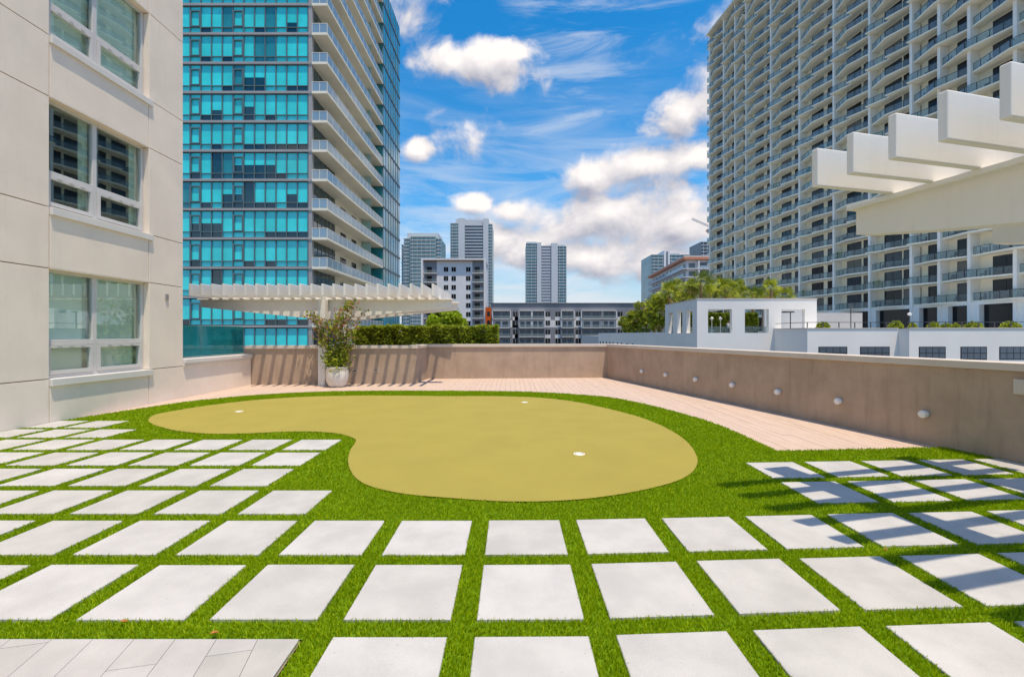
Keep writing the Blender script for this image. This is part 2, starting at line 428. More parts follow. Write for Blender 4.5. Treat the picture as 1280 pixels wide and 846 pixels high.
# right wall: inner base line
RA, RB = np.array([3.53, 16.6]), np.array([6.29, 5.50]); rdir = (RB-RA)/np.linalg.norm(RB-RA); rn = np.array([-rdir[1]*-1, rdir[0]*-1]);
rn = np.array([rdir[1], -rdir[0]]);  rn = rn if rn[0] < 0 else -rn            # points to the terrace (left)
def rw(t): return RA + rdir*t                            # t metres from the far corner
def rwallX(Y): return RA[0]+(RA[1]-Y)*(RB[0]-RA[0])/(RA[1]-RB[1])
m_ = MB(); m_.prism([(-16, -7), (12, -7), (12, 24), (-16, 24)], CITY, -.05); m_.build('terrace_slab', 'deck_gap', kind='structure')

OUT = [(-8.29, 8.42), (-8.1, 9.3), (-7.72, 10.6), (-7.46, 11.0), (-7.06, 11.49), (-6.23, 12.1), (-4.94, 12.56), (-3.4, 12.68), (-1.81, 12.67), (0, 12.53),
       (1.1, 12.22), (2.09, 11.68), (2.6, 11.2), (3.13, 10.05), (3.49, 8.84), (3.65, 7.93), (3.66, 7.0), (3.64, 6.14)]
OUTS = spline(OUT, False, 5)
TURF_END = [(rwallX(6.33), 6.33), (rwallX(-2), -2.0), (-1.09, -2.0), (-1.09, 2.345), (-8.29, 2.345)]
lawn_poly = OUTS + TURF_END
lawn = sheet('artificial_lawn', lawn_poly, .004, 'turf_base', kind='structure')
GREEN_PX = [(185.6, 527), (190, 521), (206, 516.5), (253.8, 508.5), (316, 501), (379, 496.8), (441, 495.2), (500, 495.2), (560, 495.8), (620, 495.8), (670, 497.5), (706, 501), (740, 507), (790, 519.4), (820, 530), (840, 540),
            (855, 550), (866, 562), (871.8, 575), (870, 585), (861.7, 594.5), (840, 604.9), (795, 616), (743.8, 624), (692, 628), (640.6, 628.8), (600, 627), (560, 624),
            (513, 620), (475.6, 613.2), (452, 604.5), (439.7, 592.4), (435, 577.8), (438, 563.8), (444, 554.5), (443, 549.5), (425.6, 543.6), (394, 540.6), (354, 540.8), (310, 542.8), (263, 543.2), (222, 539.6), (196, 533)]
green_poly = spline([grd(*p) for p in GREEN_PX], True, 5)
sheet('putting_green', green_poly, .018, 'green', kind='structure')

# deck boards along the terrace, each its own piece
def out_y(x):
    ys = [p for p in OUTS]
    for a, b in zip(ys, ys[1:]):
        if min(a[0], b[0]) <= x <= max(a[0], b[0]) and a[0] != b[0]: return a[1]+(b[1]-a[1])*(x-a[0])/(b[0]-a[0])
    return 6.14 + (x-3.64)*.076
def back_y(x):
    if x < -3.08: return 14.27+(x+8.44)*(.28/5.34)
    if x < 3.53: return 16.17+(x+3.07)*(.43/6.6)
    return 16.6-(x-3.53)*(11.1/2.76)
deck = MB(); deck.prism([(-8.29, 8.2), (3.6, 5.9), (6.1, 5.9), (3.53, 16.55), (-3.0, 16.1), (-3.0, 14.5), (-8.29, 14.2)], -.045, -.022); deck = deck.build('deck', 'deck_gap', kind='structure')
x = WX+.004; BW = .150
while x < 6.15:
    xa, xb = x, x+BW-.004; xm = .5*(xa+xb)
    y0 = (out_y(xm) if xm < 3.6 else 6.14+(xm-3.64)*.076)-.14; 
    if xm < -8.0: y0 = 8.6
    y1a, y1b = back_y(xa)+.02, back_y(xb)+.02
    y1 = min(y1a, y1b)
    if y1 > y0+.1:
        cuts = [y0]; yy = y0+random.uniform(.6, 3.2)
        while yy < y1-.5: cuts.append(yy); yy += 3.2
        cuts.append(None)
        for a, b in zip(cuts, cuts[1:]):
            p = [(xa, a+.003), (xb, a+.003), (xb, y1b if b is None else b), (xa, y1a if b is None else b)]
            mb = MB(); mb.prism(p, -.02, random.uniform(-.0015, .0015)); mb.build('deck_board', 'deck', deck)
    x += BW

# pavers
def paver_mesh(p4, nm='paver'):
    bm = bmesh.new(); z0, z1 = -.03, .021
    lo = [bm.verts.new((a, b, z0)) for a, b in p4]; hi = [bm.verts.new((a, b, z1)) for a, b in p4]
    bm.faces.new(hi); 
    for k_ in range(4): bm.faces.new((lo[k_], lo[(k_+1) % 4], hi[(k_+1) % 4], hi[k_]))
    bmesh.ops.recalc_face_normals(bm, faces=bm.faces[:])
    ed = [e for e in bm.edges if all(abs(v_.co.z-z1) < 1e-5 for v_ in e.verts)]
    bmesh.ops.bevel(bm, geom=ed, offset=.004, segments=1, affect='EDGES')
    me = bpy.data.meshes.new(nm); bm.to_mesh(me); bm.free(); me.materials.append(MATS['paver']); return me
PX, PY, PW, PD = .742, .733, .597, .590
PAV = []
def paver_quad(m, n):
    x0, y0 = -.195+PX*m, 2.489+PY*n
    c = [(x0, y0), (x0+PW, y0), (x0+PW, y0+PD), (x0, y0+PD)]
    sh = lambda p: (p[0], p[1]+max(0, p[0]-.3)*.052)
    if n >= 2 and m > 0: sh = lambda p: (p[0]+.10+(.012*(p[1]-4)), p[1]+.26+(p[0]-2.9)*.052)
    q = [sh(p) for p in c]
    return q
def add_paver(m, n):
    q = paver_quad(m, n)
    q = [(max(a, WX+.012), b) for a, b in q]
    if q[1][0]-q[0][0] < .08: return
    lim = rwallX(q[2][1])-.03
    if q[0][0] > lim-.1: return
    q = [(min(a, rwallX(b)-.03), b) for a, b in q]
    PAV.append(q)
    c = np.mean(q, 0); me = paver_mesh([(a-c[0], b-c[1]) for a, b in q])
    o = inst('paver', me, lawn, (c[0], c[1], random.uniform(-.002, .002)))
for n in range(-5, 8):
    for m in range(-11, 11):
        if n < 0 and m < -1: continue
        if 2 <= n <= 3 and m >= 4: add_paver(m, n); continue
        lim = {2: -3, 3: -4, 4: -4, 5: -4, 6: -9, 7: -10}.get(n, 10)
        if m <= lim: add_paver(m, n)

# plank tiles beside the lawn, laid askew
tp = sheet('tile_paving', [(-8.29, -2), (-1.10, -2), (-1.10, 2.335), (-8.29, 2.335)], .002, 'grout', kind='structure')
ta = R(13.2); tu = Vector((math.cos(ta), math.sin(ta), 0)); tv = Vector((-math.sin(ta), math.cos(ta), 0))
for i in range(-42, 12):
    for j in range(-8, 9):
        bm = bmesh.new(); w_, l_ = .2060, .612
        a = i*.2085; b = j*.615+(.3 if i % 2 else 0)
        org = Vector((-1.1, 2.3, 0))+tu*a+tv*b
        if org.y > 3 or org.y < 1.0 or org.x < -5.6: bm.free(); continue
        hi = [bm.verts.new(org+tu*p+tv*q_+Vector((0, 0, .018))) for p, q_ in ((0, 0), (w_, 0), (w_, l_), (0, l_))]
        f_ = bm.faces.new(hi); r = bmesh.ops.extrude_face_region(bm, geom=[f_])
        for v_ in r['geom']:
            if isinstance(v_, bmesh.types.BMVert): v_.co.z = -.02
        for co, no in (((-1.105, 0, 0), (1, 0, 0)), ((0, 2.33, 0), (0, 1, 0)), ((-8.28, 0, 0), (-1, 0, 0))):
            gg = bm.verts[:]+bm.edges[:]+bm.faces[:]
            r = bmesh.ops.bisect_plane(bm, geom=gg, plane_co=co, plane_no=no, clear_outer=True)
            ce = [e for e in r['geom_cut'] if isinstance(e, bmesh.types.BMEdge)]
            if ce: bmesh.ops.edgeloop_fill(bm, edges=ce)
        if len(bm.faces) > 4:
            bmesh.ops.recalc_face_normals(bm, faces=bm.faces[:])
            me = bpy.data.meshes.new('tile'); bm.to_mesh(me); me.materials.append(MATS['tile']); link('tile', me, tp)
        bm.free()

# turf blades
def turf_blades():
    zones = [  # x0, x1, y0, y1, per m2, width, length
        (-1.1, 5.5, 1.6, 3.3, 15000, .0042, .031), (-4.6, -1.1, 2.2, 3.3, 15000, .0042, .031),
        (-8.3, 7.0, 3.3, 4.9, 8000, .0055, .031), (-8.3, 6.9, 4.9, 7.2, 4200, .0085, .031), (-8.3, 4, 7.2, 13, 2300, .013, .031)]
    allp = []; W = []; L = []
    pavb = [(min(p[0] for p in q), max(p[0] for p in q), min(p[1] for p in q), max(p[1] for p in q), q) for q in PAV]
    for x0, x1, y0, y1, den, wd, ln in zones:
        n = int((x1-x0)*(y1-y0)*den)
        p = np.column_stack([rng.uniform(x0, x1, n), rng.uniform(y0, y1, n)])
        p = p[np.abs(p[:, 0]) < p[:, 1]*1.32+.5]
        p = p[inpoly(p[:, 0], p[:, 1], lawn_poly)]
        p = p[~inpoly(p[:, 0], p[:, 1], green_poly)]
        for a, b, c, d, q in pavb:
            if d < y0 or c > y1: continue
            s_ = (p[:, 0] > a) & (p[:, 0] < b) & (p[:, 1] > c) & (p[:, 1] < d)
            if s_.any():
                idx = np.where(s_)[0]; ins = inpoly(p[idx, 0], p[idx, 1], q); p = np.delete(p, idx[ins], 0)
        allp.append(p); W.append(np.full(len(p), wd)); L.append(np.full(len(p), ln))
    p = np.vstack(allp); W = np.concatenate(W); L = np.concatenate(L); n = len(p)
    L = L*rng.uniform(.75, 1.25, n); W = W*rng.uniform(.8, 1.25, n)
    th = rng.uniform(0, 2*np.pi, n); lean = rng.uniform(.1, .75, n)
    # nap of the carpet: a slow drift of the leaning direction
    dirx = np.cos(th)*lean+.12*np.sin(p[:, 0]*1.9+p[:, 1]*.7); diry = np.sin(th)*lean-.10
    wa = rng.uniform(0, 2*np.pi, n); wx, wy = np.cos(wa)*W*.5, np.sin(wa)*W*.5
    z0 = np.full(n, .004)
    b0 = np.column_stack([p[:, 0]-wx, p[:, 1]-wy, z0]); b1 = np.column_stack([p[:, 0]+wx, p[:, 1]+wy, z0])
    mx, my, mz = p[:, 0]+dirx*L*.35, p[:, 1]+diry*L*.35, L*.6
    m0 = np.column_stack([mx-wx*.9, my-wy*.9, mz]); m1 = np.column_stack([mx+wx*.9, my+wy*.9, mz])
    tp_ = np.column_stack([p[:, 0]+dirx*L*.95, p[:, 1]+diry*L*.95, L*(1.0-.25*lean)])
    v = np.stack([b0, b1, m1, m0, tp_], 1).reshape(-1, 3)
    me = bpy.data.meshes.new('turf_blades')
    me.vertices.add(5*n); me.vertices.foreach_set('co', v.astype(np.float32).ravel())
    base = np.arange(n)*5
    loops = np.stack([base, base+1, base+2, base+3, base+3, base+2, base+4], 1).ravel()
    me.loops.add(7*n); me.loops.foreach_set('vertex_index', loops.astype(np.int32))
    me.polygons.add(2*n)
    ls = np.stack([np.arange(n)*7, np.arange(n)*7+4], 1).ravel()
    me.polygons.foreach_set('loop_start', ls.astype(np.int32))
    me.update(calc_edges=True); me.validate()
    a = me.attributes.new('shade', 'FLOAT', 'POINT'); a.data.foreach_set('value', np.repeat(rng.uniform(0, 1, n), 5).astype(np.float32))
    me.materials.append(MATS['blade'])
    o = link('turf_blades', me, None, 'stuff'); tag(o, 'bright green artificial grass between the pavers and round the putting green', 'artificial grass')
    print('blades', n)
turf_blades()

# golf cups
for (x_, y_, lb) in ((299, 515.2, 'white golf cup set in the narrow tongue of the putting green'), (656, 503.6, 'white golf cup near the green edge facing the plain back wall'), (724, 568.8, 'white golf cup in the middle of the wide lobe of the green')):
    gx, gy = grd(x_, y_); t = thing('golf_cup', lb, 'golf hole', (gx, gy, .018), 'cups in the putting green')
    mb = MB(); mb.lathe([(.075, -.03), (.075, .003), (.070, .006), (.062, .006), (.060, -.01)], (gx, gy, .018), 28); mb.build('rim', 'cup_white', t, smooth=False)
    mb = MB(); mb.lathe([(.059, -.03), (.059, -.002), (.03, .002), (.008, .003)], (gx, gy, .018), 28); mb.build('plug', 'cup_white', t)

# fallen leaves
for i, (x_, y_, lb) in enumerate(((268, 799.5, 'small orange dry leaf on the edge of the plank tiles'), (155, 785, 'tiny yellow leaf on the strip of turf before the plank tiles'), (61.5, 566, 'brown dry leaf on the turf between pavers beside the cream building'), (1170, 562, 'yellow leaf on the turf by the foot of the brown wall'), (1107, 693, 'reddish leaf at the corner of a shaded paver'))):
    gx, gy = grd(x_, y_); mb = MB(); s_ = .022
    z_ = .038
    pts = [(-1.0, 0, 0), (-.45, .42, .25), (.25, .5, .3), (1.0, .05, .1), (.3, -.45, .35), (-.4, -.4, .2)]; a = random.uniform(0, 6)
    P = [(gx+s_*(p[0]*math.cos(a)-p[1]*math.sin(a)), gy+s_*(p[0]*math.sin(a)+p[1]*math.cos(a)), z_+s_*p[2]) for p in pts]
    c_ = (gx, gy, z_-.004)
    for q_ in range(6): mb.tri(c_, P[q_], P[(q_+1) % 6])
    o = mb.build('fallen_leaf', 'dead_leaf'); tag(o, lb, 'leaf', 'dry leaves on the terrace')

# ================================================================== CREAM APARTMENT BUILDING (left)
bl = thing('apartment_building', 'cream stucco apartment block with recessed white windows beside the pavers', 'building', (WX-4, 4, CITY))
mb = MB(); YC = 11.30
ZB = [0.0, .80, 2.785, 3.885, 5.865, 6.965, 8.945, 10.045, 12.05, 13.1]
YB = [-3.0, 2.2, 8.04, 10.24, YC]
g_ = .008
# backing wall with openings left free
mb.box(WX-.36, WX-.28, -3, 8.0, CITY, 13.1); mb.box(WX-.36, WX-.28, 10.28, YC-.05, CITY, 13.1); mb.box(WX-9, WX-.37, YC-.35, YC-.02, CITY, 13.1)
mb.box(WX-.275, WX-.02, -3, YC-.02, CITY, -.06)
for z0, z1 in ((0, .8), (2.785, 3.885), (5.865, 6.965), (8.945, 10.045), (12.05, 13.1)): mb.box(WX-.36, WX-.28, 8.0, 10.28, z0, z1)
mb.build('wall', 'cream_back', bl)
mb = MB(); mb.box(WX-9, WX-.0, -3, YC, 13.1, 13.3); mb.build('roof', 'white_trim', bl)
for zi in range(len(ZB)-1):
    for yi in range(len(YB)-1):
        win = yi == 2 and zi in (1, 3, 5, 7)
        z0, z1, y0, y1 = ZB[zi]+(g_ if zi else -.06), ZB[zi+1]-g_, YB[yi]+g_, YB[yi+1]-(g_ if yi < 3 else 0)
        if win: continue
        mb = MB(); mb.box(WX-.27, WX, y0, y1, z0, z1); mb.build('wall_panel', 'cream', bl, bevel=.006)
for fi, zb in enumerate((.80, 3.885, 6.965, 10.045)):
    zt = ZB[[1, 3, 5, 7][fi]+1]
    y0, y1 = 8.04, 10.24
    fr = MB(); xo = WX-.13; d_ = .07
    def bar(m, a, b, c, d, xx=xo, dd=d_): m.box(xx-dd, xx, a, b, c, d)
    ym = 9.05; tr = zb+.66
    bar(fr, y0, y1, zb, zb+.06); bar(fr, y0, y1, zt-.055, zt); bar(fr, y0, y0+.06, zb+.06, zt-.055); bar(fr, y1-.06, y1, zb+.06, zt-.055)
    bar(fr, ym-.045, ym+.045, zb+.06, zt-.055); bar(fr, y0+.06, ym-.045, tr-.045, tr+.045); bar(fr, ym+.045, y1-.06, tr-.045, tr+.045)
    wn = fr.build('window', 'window_white', bl, bevel=.005)
    for a, b in ((y0+.06, ym-.045), (ym+.045, y1-.06)):
        sa = MB(); xx = xo+.022
        for (p, q_, r_, s_) in ((a+.005, b-.005, zb+.065, zb+.135), (a+.005, b-.005, tr-.11, tr-.05), (a+.005, a+.065, zb+.135, tr-.11), (b-.065, b-.005, zb+.135, tr-.11)): sa.box(xx-.06, xx, p, q_, r_, s_)
        for q_ in (.25, .5, .75): sa.box(xx, xx+.012, a+(b-a)*q_-.04, a+(b-a)*q_+.04, tr-.075, tr-.055)
        sa.build('sash', 'window_white', wn)
        p1 = MB(); p1.box(xo-.045, xo-.037, a, b, tr+.045, zt-.055); p1.build('pane', 'window_glass', wn)
        p1 = MB(); p1.box(xx-.045, xx-.037, a+.065, b-.065, zb+.135, tr-.11); p1.build('pane', 'window_glass', wn)
        if fi != 1:
            p1 = MB(); p1.box(xo-.10, xo-.095, a-.02, b-.13, zb+.12, zt+.0); p1.build('roller_shade', 'shade_fabric', wn)
            p1 = MB(); p1.box(xo-.145, xo-.14, b-.10, b+.03, zb+.05, zt-.01); p1.build('curtain', 'curtain', wn)
        else:
            p1 = MB(); p1.box(xo-.145, xo-.14, b-.16, b+.03, zb+.05, zt-.01); p1.build('curtain', 'curtain', wn)
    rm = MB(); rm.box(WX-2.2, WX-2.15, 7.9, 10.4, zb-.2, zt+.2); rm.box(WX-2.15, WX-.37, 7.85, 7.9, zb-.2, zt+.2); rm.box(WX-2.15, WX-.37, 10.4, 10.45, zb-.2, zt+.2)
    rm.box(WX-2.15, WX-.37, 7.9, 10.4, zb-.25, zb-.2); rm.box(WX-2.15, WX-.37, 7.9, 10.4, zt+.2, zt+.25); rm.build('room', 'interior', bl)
    s_ = MB(); s_.box(WX-.2, WX+.05, y0+.002, y1+.08, zb-.135, zb-.001); s_.build('sill', 'white_trim', bl, bevel=.008)
    s_ = MB(); s_.box(WX-.27, WX-.12, y1-.001, y1+.001+.003, zb, zt); 
    rv = MB(); rv.box(WX-.26, WX-.002, y0+.002, y1-.002, zt-.004, zt+.006); rv.build('lintel', 'cream', bl)
vt = MB(); vy, vz = 10.76, 2.50; vt.box(WX, WX+.025, vy-.04, vy+.04, vz-.07, vz+.07)
for q_ in range(4): vt.box(WX+.025, WX+.034, vy-.032, vy+.032, vz-.055+q_*.03, vz-.04+q_*.03)
o = vt.build('wall_vent', 'lamp_grey'); tag(o, 'small grey louvred vent on the cream wall beside a window', 'vent')

# ================================================================== LOW CREAM WALL + GLASS SCREEN
lw_ = thing('low_wall', 'low cream wall with white moulded cap running on from the cream building', 'wall', (WX-.15, 12.7, 0))
mb = MB(); mb.box(WX-.30, WX, YC+.002, 14.24, -.06, .84); mb.build('wall', 'cream', lw_)
mb = MB(); mb.box(WX-.34, WX+.035, YC+.004, 14.20, .80, .875); mb.box(WX-.38, WX+.075, YC+.004, 14.20, .875, .975); mb.build('coping', 'white_trim', lw_, bevel=.006)
gs = thing('glass_screen', 'teal tinted glass screen standing on the low cream wall', 'glass screen', (WX-.2, 12.8, .975))
mb = MB(); mb.box(WX-.206, WX-.194, YC+.02, 14.15, .99, 1.84); mb.build('pane', 'screen_glass', gs)
mb = MB(); mb.box(WX-.225, WX-.175, YC+.02, 14.15, .974, 1.01); mb.build('base_rail', 'spandrel', gs)

# ================================================================== TAUPE PARAPET
pw = thing('parapet_wall', 'taupe stucco parapet with pale coping round the far edge of the terrace', 'wall', (0, 16.5, 0))
A0, A1, A2, A3 = (-8.44, 14.27), (-3.10, 14.55), (-3.07, 16.17), (3.53, 16.60)
RE = tuple(rw(19.5)); TH = .32
def wallseg(a, b, ext0=0., ext1=0., ztop=1.15):
    a, b = Vector(a), Vector(b); d = (b-a).normalized(); n = Vector((-d.y, d.x))      # n points to the outside (left of a->b)
    a2, b2 = a-d*ext0, b+d*ext1
    m1 = MB(); m1.prism([tuple(a2), tuple(b2), tuple(b2+n*TH), tuple(a2+n*TH)], -.06, ztop); m1.build('wall', 'taupe', pw)
def copseg(a, b, e0, e1, i0, i1):
    """coping: inner face set .045 proud; e/i = extension of outer and inner ends"""
    a, b = Vector(a), Vector(b); d = (b-a).normalized(); n = Vector((-d.y, d.x))
    m1 = MB(); m1.prism([tuple(a-d*i0-n*.045), tuple(b+d*i1-n*.045), tuple(b+d*e1+n*(TH+.045)), tuple(a-d*e0+n*(TH+.045))], 1.146, 1.245); m1.build('coping', 'coping', pw, bevel=.006)
wallseg(A0, A1, 0.1, 0.0); wallseg(A1, A2, 0, .0); wallseg(A2, A3, .31, .05)
wallseg(A3, RE, .33, 0)
copseg(A0, A1, .1, -TH-.05, .1, .03); copseg(A1, A2, .06, .36, .05, -.05); copseg(A2, A3, -.06, .43, -.05, .0); copseg(A3, RE, .30, 0, -.05, 0)
for (x_, y_) in ((443, 464), (469.5, 463.3)):
    X0 = (x_-CX)/F*14.45; yw = 14.27+(X0+8.44)*(.28/5.34); z_ = H_CAM+(HZ-y_)*14.45/F
    m1 = MB(); m1.box(X0-.085, X0+.085, yw-.012, yw+.05, z_-.03, z_+.03); s_ = m1.build('overflow_slot', 'coping', pw)
    m1 = MB(); m1.box(X0-.07, X0+.07, yw-.015, yw+.0, z_-.005, z_+.022); m1.build('opening', 'taupe_dark', s_)

# round lights on the brown wall
rz_ = math.atan2(rn[1], rn[0])
for x_ in (803.5, 833.5, 871, 917, 974, 1050, 1157):
    yb = 471.9+.2094*(x_-760); Yd = F*H_CAM/(yb-HZ)
    # intersect view ray with wall line
    kx = (x_-CX)/F
    t_ = (RA[0]-kx*RA[1])/(kx*rdir[1]-rdir[0]); p = rw(t_)
    l = thing('wall_light', 'small round white light on the brown right-hand parapet', 'wall light', (p[0], p[1], .44), 'round lights along the brown parapet')
    nv = Vector((rn[0], rn[1], 0)); c = Vector((p[0], p[1], .44))
    m1 = MB(); m1.tube([c-nv*.02, c+nv*.012, c+nv*.02], [.062, .062, .055], 20); m1.build('base', 'lamp_grey', l)
    m1 = MB(); m1.tube([c+nv*.018, c+nv*.06, c+nv*.08, c+nv*.088], [.056, .058, .050, .025], 20); m1.build('lens', 'lamp_white', l, smooth=False)
kx = (1279-CX)/F; t_ = (RA[0]-kx*RA[1])/(kx*rdir[1]-rdir[0]); p = rw(t_)
ob = thing('outlet_box', 'cream outlet box with a cover mounted on the brown parapet', 'outlet box', (p[0], p[1], .95))
dv = Vector((rdir[0], rdir[1], 0)); nv = Vector((rn[0], rn[1], 0)); up = Vector((0, 0, 1))
m1 = MB(); m1.extr([(-.075, -.095), (.075, -.095), (.075, .095), (-.075, .095)], Vector((p[0], p[1], .955))-nv*.01, dv, up, nv, .05); m1.build('cover', 'coping', ob, bevel=.008)
m1 = MB(); m1.extr([(-.05, -.07), (.05, -.07), (.05, .07), (-.05, .07)], Vector((p[0], p[1], .955))+nv*.038, dv, up, nv, .008); m1.build('lid', 'coping', ob, bevel=.003)

# ================================================================== PERGOLAS
def pergola(label, c, ux, top, length, nfin, sp, front, depth2, back, zb0, taper, col_front, finh=.37, th=.06, flange=True):
    """c: centre of the front beam on plan, ux: direction along the beam (unit), uy: away from the tips"""
    ux = Vector((ux[0], ux[1], 0)); uy = Vector((-ux.y, ux.x, 0)); up = Vector((0, 0, 1)); c = Vector((c[0], c[1], 0))
    p = thing('pergola', label, 'pergola', tuple(c), 'white fin pergolas')
    zf = top-finh
    for yo in (0, depth2):
        # beam: deep in the middle, shallow at both ends, with a wider plate on top
        hl = length/2; prof = [(-hl, zf-.045), (-hl, zf-taper[0])]
        for q_ in range(1, 12):
            t = -1+2*q_/12; prof.append((hl*t, zf-taper[0]-(taper[1]-taper[0])*(1-abs(t))))
        prof += [(hl, zf-taper[0]), (hl, zf-.045)]
        m1 = MB(); m1.extr(prof, c+uy*(yo-.12), ux, up, uy, .24); m1.build('beam', 'pergola', p)
        m1 = MB(); m1.extr([(-hl-.06, zf-.046), (hl+.06, zf-.046), (hl+.06, zf+.002), (-hl-.06, zf+.002)], c+uy*(yo-.20), ux, up, uy, .40); m1.build('flange', 'pergola', p, bevel=.006)
        m1 = MB(); cc = c+uy*(yo-(.33 if col_front and yo == 0 else 0)); m1.extr([(-.11, -.06), (.11, -.06), (.11, zf-.04), (-.11, zf-.04)], cc-uy*.11, ux, up, uy, .22); m1.build('column', 'pergola', p, bevel=.01)
    fm = MB(); fm.extr([(-front, zf), (depth2+back, zf), (depth2+back, top), (-front, top)], (0, 0, 0), uy, up, ux, th)
    me = fm.mesh('fin', 'pergola')
    for q_ in range(nfin):
        pos = c+ux*(-(nfin-1)*sp/2+q_*sp-th/2)
        o = inst('fin', me, p, tuple(pos)); b = o.modifiers.new('bevel', 'BEVEL'); b.width = .008; b.segments = 2
    return p
# left pergola: beam parallel to the back wall
pergola('white fin pergola with flowering vine growing up its column', (-5.945, 14.42), (1, 0.0), 3.10, 8.0, 23, .3268, 1.16, 1.55, 1.1, 0, (.27, .68), True, .36)
# right pergola: runs along the brown wall
far = Vector((3.56, 4.55)); dpr = Vector((-.24, .9708)).normalized()
cR = far-dpr*3.85
def pergola_right():
    ux = Vector((-dpr.x, -dpr.y, 0))                    # towards the camera
    uy = Vector((-ux.y, ux.x, 0))
    if uy.x < 0: uy = -uy                              # away from the tips = to the right
    up = Vector((0, 0, 1)); top, finh, th = 3.26, .338, .06; zf = top-finh
    tip = Vector((2.70, 4.04, 0))
    c0 = tip+uy*.90+up*0                               # where the first fin crosses the beam face
    p = thing('pergola', 'white fin pergola overhanging the pavers beside the brown parapet', 'pergola', tuple(c0+ux*3.6), 'white fin pergolas')
    for yo in (.14, 2.1):
        L0, L1 = -.34, 7.8; hl = (L1-L0)/2; mid = (L1+L0)/2; b0, b1 = .30, .78
        prof = [(L0, zf-.045), (L0, zf-b0)]
        for q_ in range(1, 12):
            t = -1+2*q_/12; prof.append((mid+hl*t, zf-b0-(b1-b0)*(1-abs(t))**.85))
        prof += [(L1, zf-b0), (L1, zf-.045)]
        m1 = MB(); m1.extr(prof, c0+uy*(yo-.10), ux, up, uy, .22); m1.build('beam', 'pergola', p)
        m1 = MB(); m1.extr([(L0-.06, zf-.046), (L1+.06, zf-.046), (L1+.06, zf+.002), (L0-.06, zf+.002)], c0+uy*(yo-.16), ux, up, uy, .34); m1.build('flange', 'pergola', p, bevel=.006)
        cc = c0+ux*mid+uy*(yo-.1); m1 = MB(); m1.extr([(-.13, -.06), (.13, -.06), (.13, zf-.3), (-.13, zf-.3)], cc, ux, up, uy, .22); m1.build('column', 'pergola', p)
    fm = MB(); fm.extr([(0, zf), (3.75, zf), (3.75, top), (0, top)], (0, 0, 0), uy, up, ux, th); me = fm.mesh('fin', 'pergola')
    for q_ in range(24):
        o = inst('fin', me, p, tuple(tip+ux*(q_*.326))); b = o.modifiers.new('bevel', 'BEVEL'); b.width = .010; b.segments = 2
pergola_right()

# ================================================================== POTTED VINE, HEDGE, TREE
px_, py_ = grd(421.5, 483.3); 
pt = thing('potted_bougainvillea', 'tall straggly bougainvillea in a white egg-shaped pot by the pergola column', 'potted plant', (px_, py_, 0))
m1 = MB(); m1.lathe([(.20, 0), (.245, .03), (.305, .16), (.335, .32), (.335, .46), (.315, .58), (.325, .585), (.335, .60), (.325, .615), (.295, .615), (.285, .57), (.28, .55)], (px_, py_, 0), 32); m1.build('pot', 'pot', pt, smooth=True)
m1 = MB(); m1.lathe([(.29, .54), (.29, .555), (.1, .57), (.02, .575)], (px_, py_, 0), 20); m1.build('soil', 'soil', pt)
stem = MB(); lp = []; fp = []
for s_ in range(26):
    a = random.uniform(0, 6.28); r = random.uniform(.02, .2); p = Vector((px_+r*math.cos(a), py_+r*math.sin(a), .56)); pts = [tuple(p)]
    d = Vector((math.cos(a)*.26-.05, math.sin(a)*.2, 1)).normalized(); hgt = random.choice([.8, 1.2, 1.6, 1.9, 2.1, 2.3]); n_ = int(hgt/.11)
    if s_ < 6: d = Vector((-.35+.25*random.random(), -.05, 1)).normalized(); hgt = random.uniform(1.5, 2.1); n_ = int(hgt/.11)
    for q_ in range(n_):
        d = (d+Vector((random.gauss(0, .15), random.gauss(0, .12), random.gauss(.09, .1)))).normalized()
        if q_ > n_*.78: d = (d+Vector((math.copysign(.30, math.cos(a)-.1), 0, -.02))).normalized()
        p = p+d*.11; pts.append(tuple(p))
        for l_ in range(random.randint(2, 6)):
            lp.append(np.array(p)+rng.normal(0, .062, 3))
        if q_ > n_*.5:
            for l_ in range(random.randint(2, 7)): fp.append(np.array(p)+rng.normal(0, .085, 3))
    stem.tube(pts, [.010*(1-.7*q_/len(pts)) for q_ in range(len(pts))], 5)
for s_ in range(9):          # leafy skirt over the pot
    a = random.uniform(0, 6.28); 
    for l_ in range(34): lp.append(np.array([px_+.22*math.cos(a), py_+.22*math.sin(a), .78])+rng.normal(0, .14, 3))
stem.build('stem', 'bark', pt); leaves('foliage', 'boug_leaf', lp, .062, pt); leaves('flowers', 'boug_flower', fp, .05, pt, 'stuff', aspect=1.2)

def hedge_block(x0, x1, y0, y1, z0, z1, n, size):
    # leaves near the skin of a rounded box with wavy relief, plus some depth
    P = []; S = []
    A = [(x1-x0)*(z1-z0), (x1-x0)*(y1-y0), (y1-y0)*(z1-z0)*2]
    for _ in range(n):
        r = random.uniform(0, sum(A)); ux_, uy_, uz_ = random.random(), random.random(), random.random(); dp = abs(random.gauss(0, .08))
        X, Y, Z = x0+ux_*(x1-x0), y0+uy_*(y1-y0), z0+uz_*(z1-z0)
        if r < A[0]: Y = y0+dp
        elif r < A[0]+A[1]: Z = z1-dp
        else: X = x0+dp if random.random() < .4 else x1-dp
        w_ = .04*math.sin(X*3.1+Z*2)+.04*math.sin(X*7.3+1+Z*5)+.05*math.sin(X*13+Y*9)
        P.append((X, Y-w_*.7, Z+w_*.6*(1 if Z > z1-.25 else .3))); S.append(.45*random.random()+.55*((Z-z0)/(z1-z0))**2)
    return P, np.array(S)
hx0, hx1 = (449-CX)/F*18.2, (622-CX)/F*17.9
hd = thing('hedge', 'dense clipped green hedge behind the taupe parapet', 'hedge', ((hx0+hx1)/2, 18.3, -.05))
